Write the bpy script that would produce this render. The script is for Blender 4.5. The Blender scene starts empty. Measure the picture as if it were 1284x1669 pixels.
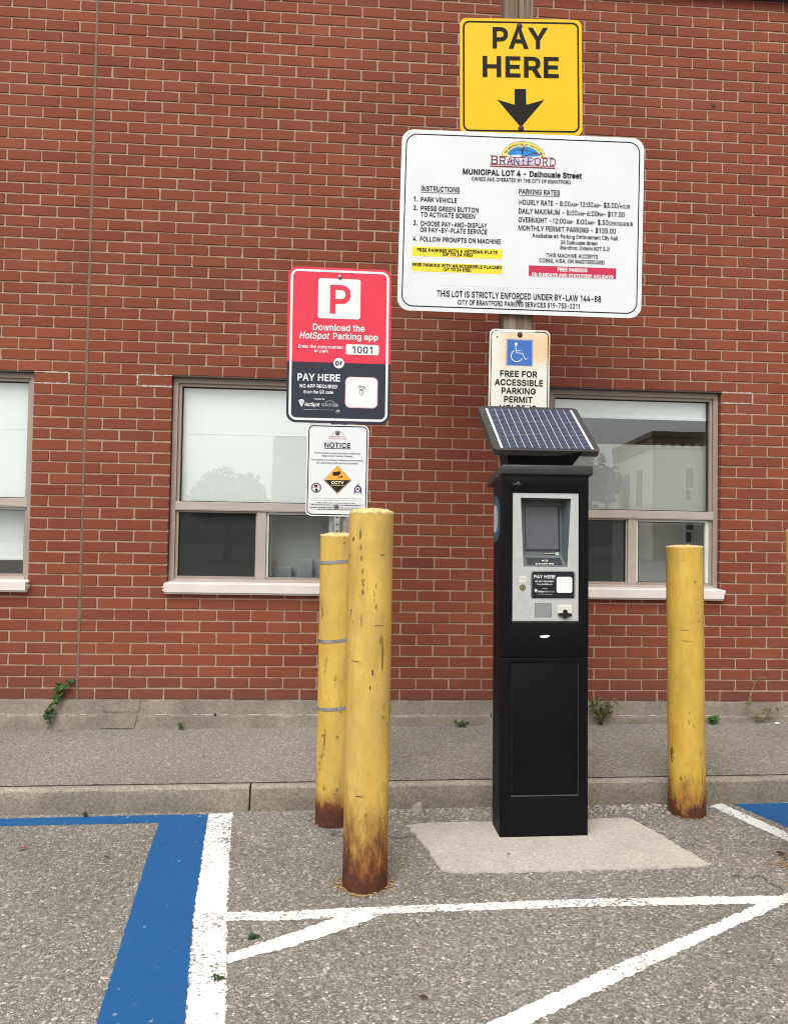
import bpy, bmesh, math, random
from mathutils import Vector, Matrix
R = math.radians
rnd = random.Random(7)
sc = bpy.context.scene
COL = sc.collection
ZB = 0.314                                   # height of the brick base above the lot at x = 0

# ---------------------------------------------------------------- camera
CAM = Vector((1.5524, -4.5838, 1.0044 + ZB))
YAW, PITCH, ROLL, F = 0.0647, 0.0295, 0.0175, 1230.0
PW, PH = 1284.0, 1669.0
FW = Vector((math.sin(YAW) * math.cos(PITCH), math.cos(YAW) * math.cos(PITCH), math.sin(PITCH)))
_rt = Vector((math.cos(YAW), -math.sin(YAW), 0)); _up = _rt.cross(FW)
RT = _rt * math.cos(ROLL) + _up * math.sin(ROLL)
UP = -_rt * math.sin(ROLL) + _up * math.cos(ROLL)
cd = bpy.data.cameras.new('camera')
cd.sensor_fit = 'VERTICAL'; cd.sensor_height = 24.0; cd.sensor_width = 24.0
cd.lens = F / PH * 24.0
cd.clip_start = 0.05; cd.clip_end = 500
cam = bpy.data.objects.new('camera', cd); COL.objects.link(cam)
m = Matrix((RT, UP, -FW)).transposed().to_4x4(); m.translation = CAM
cam.matrix_world = m
sc.camera = cam

# ---------------------------------------------------------------- world, sun, exposure
SUN_EL, SUN_AZ = R(52), R(200)
w = bpy.data.worlds.new('World'); sc.world = w; w.use_nodes = True
nt = w.node_tree; nt.nodes.clear()
sky = nt.nodes.new('ShaderNodeTexSky'); sky.sky_type = 'NISHITA'; sky.sun_disc = False
sky.sun_elevation = SUN_EL; sky.sun_rotation = SUN_AZ; sky.air_density = 1.0; sky.dust_density = 3.0
hs = nt.nodes.new('ShaderNodeHueSaturation'); hs.inputs['Saturation'].default_value = 0.05
tc = nt.nodes.new('ShaderNodeTexCoord'); cl = nt.nodes.new('ShaderNodeTexNoise')
cl.inputs['Scale'].default_value = 2.2; cl.inputs['Detail'].default_value = 6
mr = nt.nodes.new('ShaderNodeMapRange'); mr.inputs['From Min'].default_value = .3; mr.inputs['From Max'].default_value = .7
mr.inputs['To Min'].default_value = .75; mr.inputs['To Max'].default_value = 1.2
mx = nt.nodes.new('ShaderNodeMix'); mx.data_type = 'RGBA'; mx.blend_type = 'MULTIPLY'; mx.inputs[0].default_value = 1
bg = nt.nodes.new('ShaderNodeBackground'); bg.inputs['Strength'].default_value = 0.13
out = nt.nodes.new('ShaderNodeOutputWorld')
L = nt.links.new
L(sky.outputs[0], hs.inputs['Color']); L(tc.outputs['Generated'], cl.inputs['Vector']); L(cl.outputs[0], mr.inputs['Value'])
sx = nt.nodes.new('ShaderNodeSeparateXYZ'); L(tc.outputs['Generated'], sx.inputs[0])
mg = nt.nodes.new('ShaderNodeMapRange'); mg.inputs['From Min'].default_value = 0; mg.inputs['From Max'].default_value = 1
mg.inputs['To Min'].default_value = .74; mg.inputs['To Max'].default_value = 2.0; L(sx.outputs[2], mg.inputs['Value'])
m2 = nt.nodes.new('ShaderNodeMix'); m2.data_type = 'RGBA'; m2.blend_type = 'MULTIPLY'; m2.inputs[0].default_value = 1
L(hs.outputs[0], m2.inputs[6]); L(mg.outputs[0], m2.inputs[7])
L(m2.outputs[2], mx.inputs[6]); L(mr.outputs[0], mx.inputs[7]); L(mx.outputs[2], bg.inputs['Color']); L(bg.outputs[0], out.inputs[0])
sd = bpy.data.lights.new('sun', 'SUN'); sd.energy = 0.9; sd.angle = R(35); sd.color = (1, .96, .9)
so = bpy.data.objects.new('sun', sd); COL.objects.link(so)
# sky sun_rotation is measured from +Y clockwise: direction to the sun
sdir = Vector((math.sin(SUN_AZ) * math.cos(SUN_EL), math.cos(SUN_AZ) * math.cos(SUN_EL), math.sin(SUN_EL)))
so.rotation_euler = sdir.to_track_quat('Z', 'Y').to_euler()
so.location = (0, -8, 12)
sc.view_settings.view_transform = 'Standard'; sc.view_settings.look = 'None'
sc.cycles.filter_width = 1.0; sc.render.filter_size = 1.0
sc.view_settings.exposure = 0.32; sc.view_settings.gamma = 1; sc.view_settings.use_curve_mapping = False

# ---------------------------------------------------------------- helpers: measuring
def ray(x, y):
    return FW + RT * ((x - PW / 2) / F) - UP * ((y - PH / 2) / F)
LOTN = Vector((-0.0107, 0, 1)).normalized()
def lot_z(x): return 0.0107 * x
def on_lot(x, y, h=0.0):
    d = ray(x, y); o = CAM
    t = (h - (o.z - 0.0107 * o.x)) / (d.z - 0.0107 * d.x)
    return o + d * t
def on_y(x, y, Y):
    d = ray(x, y); return CAM + d * ((Y - CAM.y) / d.y)

class Plane:
    def __init__(s, X, Y, Z, yaw=0, roll=0, pitch=0):
        r = Vector((math.cos(yaw), math.sin(yaw), 0)); u0 = Vector((0, 0, 1)); n = r.cross(u0)
        u = u0 * math.cos(pitch) - n * math.sin(pitch)
        s.r = r * math.cos(roll) + u * math.sin(roll); s.u = -r * math.sin(roll) + u * math.cos(roll)
        s.n = s.r.cross(s.u); s.o = Vector((X, Y, Z))
        s.m = Matrix((s.r, s.u, s.n)).transposed().to_4x4(); s.m.translation = s.o
    def px(s, x, y, c=0.0):
        d = ray(x, y); o = s.o + s.n * c
        P = CAM + d * ((o - CAM).dot(s.n) / d.dot(s.n)) - s.o
        return (P.dot(s.r), P.dot(s.u))

# ---------------------------------------------------------------- helpers: objects
def tag(o, label=None, cat=None, group=None, kind=None):
    if label: o['label'] = label
    if cat: o['category'] = cat
    if group: o['group'] = group
    if kind: o['kind'] = kind
    return o
def thing(name, label, cat, mat=None, group=None):
    o = bpy.data.objects.new(name, None); COL.objects.link(o); o.empty_display_size = .1
    if mat is not None: o.matrix_world = mat if isinstance(mat, Matrix) else Matrix.Translation(mat)
    return tag(o, label, cat, group)

class MB:
    def __init__(s): s.b = bmesh.new()
    def poly(s, pts, c=0.0):
        vs = [s.b.verts.new((p[0], p[1], c if len(p) < 3 else p[2])) for p in pts]
        try: return s.b.faces.new(vs)
        except ValueError: return None
    def face(s, pts):
        return s.b.faces.new([s.b.verts.new(p) for p in pts])
    def prism(s, pts, c0, c1):
        A = [s.b.verts.new((p[0], p[1], c0)) for p in pts]; B = [s.b.verts.new((p[0], p[1], c1)) for p in pts]
        n = len(pts)
        s.b.faces.new(list(reversed(A))); s.b.faces.new(B)
        for i in range(n): s.b.faces.new((A[i], A[(i + 1) % n], B[(i + 1) % n], B[i]))
    def ring(s, po, pi, c):
        n = len(po)
        A = [s.b.verts.new((p[0], p[1], c)) for p in po]; B = [s.b.verts.new((p[0], p[1], c)) for p in pi]
        for i in range(n): s.b.faces.new((A[i], A[(i + 1) % n], B[(i + 1) % n], B[i]))
    def ringprism(s, po, pi, c0, c1):
        n = len(po)
        V = [[s.b.verts.new((p[0], p[1], c)) for p in P] for P, c in ((po, c0), (po, c1), (pi, c1), (pi, c0))]
        for k in range(4):
            A, B = V[k], V[(k + 1) % 4]
            for i in range(n): s.b.faces.new((A[i], A[(i + 1) % n], B[(i + 1) % n], B[i]))
    def stroke(s, pts, wd, c, close=False):
        P = [Vector((p[0], p[1])) for p in pts]; n = len(P); l = []; r = []
        for i in range(n):
            a = P[(i - 1) % n] if (close or i > 0) else P[i]; b = P[(i + 1) % n] if (close or i < n - 1) else P[i]
            t = (b - a); t = t.normalized() if t.length > 0 else Vector((1, 0)); q = Vector((-t.y, t.x)) * wd / 2
            l.append(s.b.verts.new((*(P[i] + q), c))); r.append(s.b.verts.new((*(P[i] - q), c)))
        for i in range(n if close else n - 1):
            j = (i + 1) % n; s.b.faces.new((l[i], r[i], r[j], l[j]))
    def box(s, x0, x1, y0, y1, z0, z1, bev=0.0, seg=2):
        r = bmesh.ops.create_cube(s.b, size=1)
        for v in r['verts']:
            v.co = Vector(((x0 + x1) / 2 + v.co.x * (x1 - x0), (y0 + y1) / 2 + v.co.y * (y1 - y0), (z0 + z1) / 2 + v.co.z * (z1 - z0)))
        if bev:
            es = list({e for v in r['verts'] for e in v.link_edges})
            bmesh.ops.bevel(s.b, geom=es, offset=bev, segments=seg, profile=.5, affect='EDGES')
    def tube(s, pts, rad, n=8, cap=True):
        rings = []
        P = [Vector(p) for p in pts]
        for i, p in enumerate(P):
            t = (P[min(i + 1, len(P) - 1)] - P[max(i - 1, 0)]).normalized()
            a = t.orthogonal().normalized(); b = t.cross(a)
            rr = rad[i] if isinstance(rad, (list, tuple)) else rad
            rings.append([s.b.verts.new(p + (a * math.cos(k * 2 * math.pi / n) + b * math.sin(k * 2 * math.pi / n)) * rr) for k in range(n)])
        for A, B in zip(rings, rings[1:]):
            # match start vertices so that the tube does not twist
            k0 = min(range(n), key=lambda k: (B[k].co - A[0].co).length)
            B[:] = B[k0:] + B[:k0]
            if (B[1].co - A[1].co).length > (B[-1].co - A[1].co).length: B[:] = [B[0]] + B[:0:-1]
            for k in range(n): s.b.faces.new((A[k], A[(k + 1) % n], B[(k + 1) % n], B[k]))
        if cap:
            for r_ in (rings[0], rings[-1]):
                try: s.b.faces.new(r_)
                except ValueError: pass
    def lathe(s, prof, n=48, wob=0.0):
        rings = []
        for (rr, z) in prof:
            rings.append([s.b.verts.new((rr * math.cos(k * 2 * math.pi / n), rr * math.sin(k * 2 * math.pi / n), z)) for k in range(n)])
        for A, B in zip(rings, rings[1:]):
            for k in range(n): s.b.faces.new((A[k], A[(k + 1) % n], B[(k + 1) % n], B[k]))
        return rings
    def add_mesh(s, me, mat=None):
        n0 = len(s.b.verts); s.b.from_mesh(me); s.b.verts.ensure_lookup_table()
        if mat is not None:
            for v in s.b.verts[n0:]: v.co = mat @ v.co
    def build(s, name, material, parent=None, smooth=False, fix=True):
        if fix: bmesh.ops.recalc_face_normals(s.b, faces=s.b.faces[:])
        me = bpy.data.meshes.new(name); s.b.to_mesh(me); s.b.free()
        if smooth:
            for p in me.polygons: p.use_smooth = True
            if smooth != 'all':
                me.set_sharp_from_angle(angle=R(35))
        o = bpy.data.objects.new(name, me); COL.objects.link(o)
        if material: me.materials.append(material)
        if parent is not None: o.parent = parent
        return o

def rrect(x0, y0, x1, y1, r, n=8):
    pts = []
    for cx, cy, a0 in ((x1 - r, y1 - r, 0), (x0 + r, y1 - r, 90), (x0 + r, y0 + r, 180), (x1 - r, y0 + r, 270)):
        for k in range(n + 1):
            a = R(a0 + 90 * k / n); pts.append((cx + r * math.cos(a), cy + r * math.sin(a)))
    return pts
def circ(x, y, r, n=28, ry=None):
    ry = ry or r
    return [(x + r * math.cos(2 * math.pi * k / n), y + ry * math.sin(2 * math.pi * k / n)) for k in range(n)]

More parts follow.
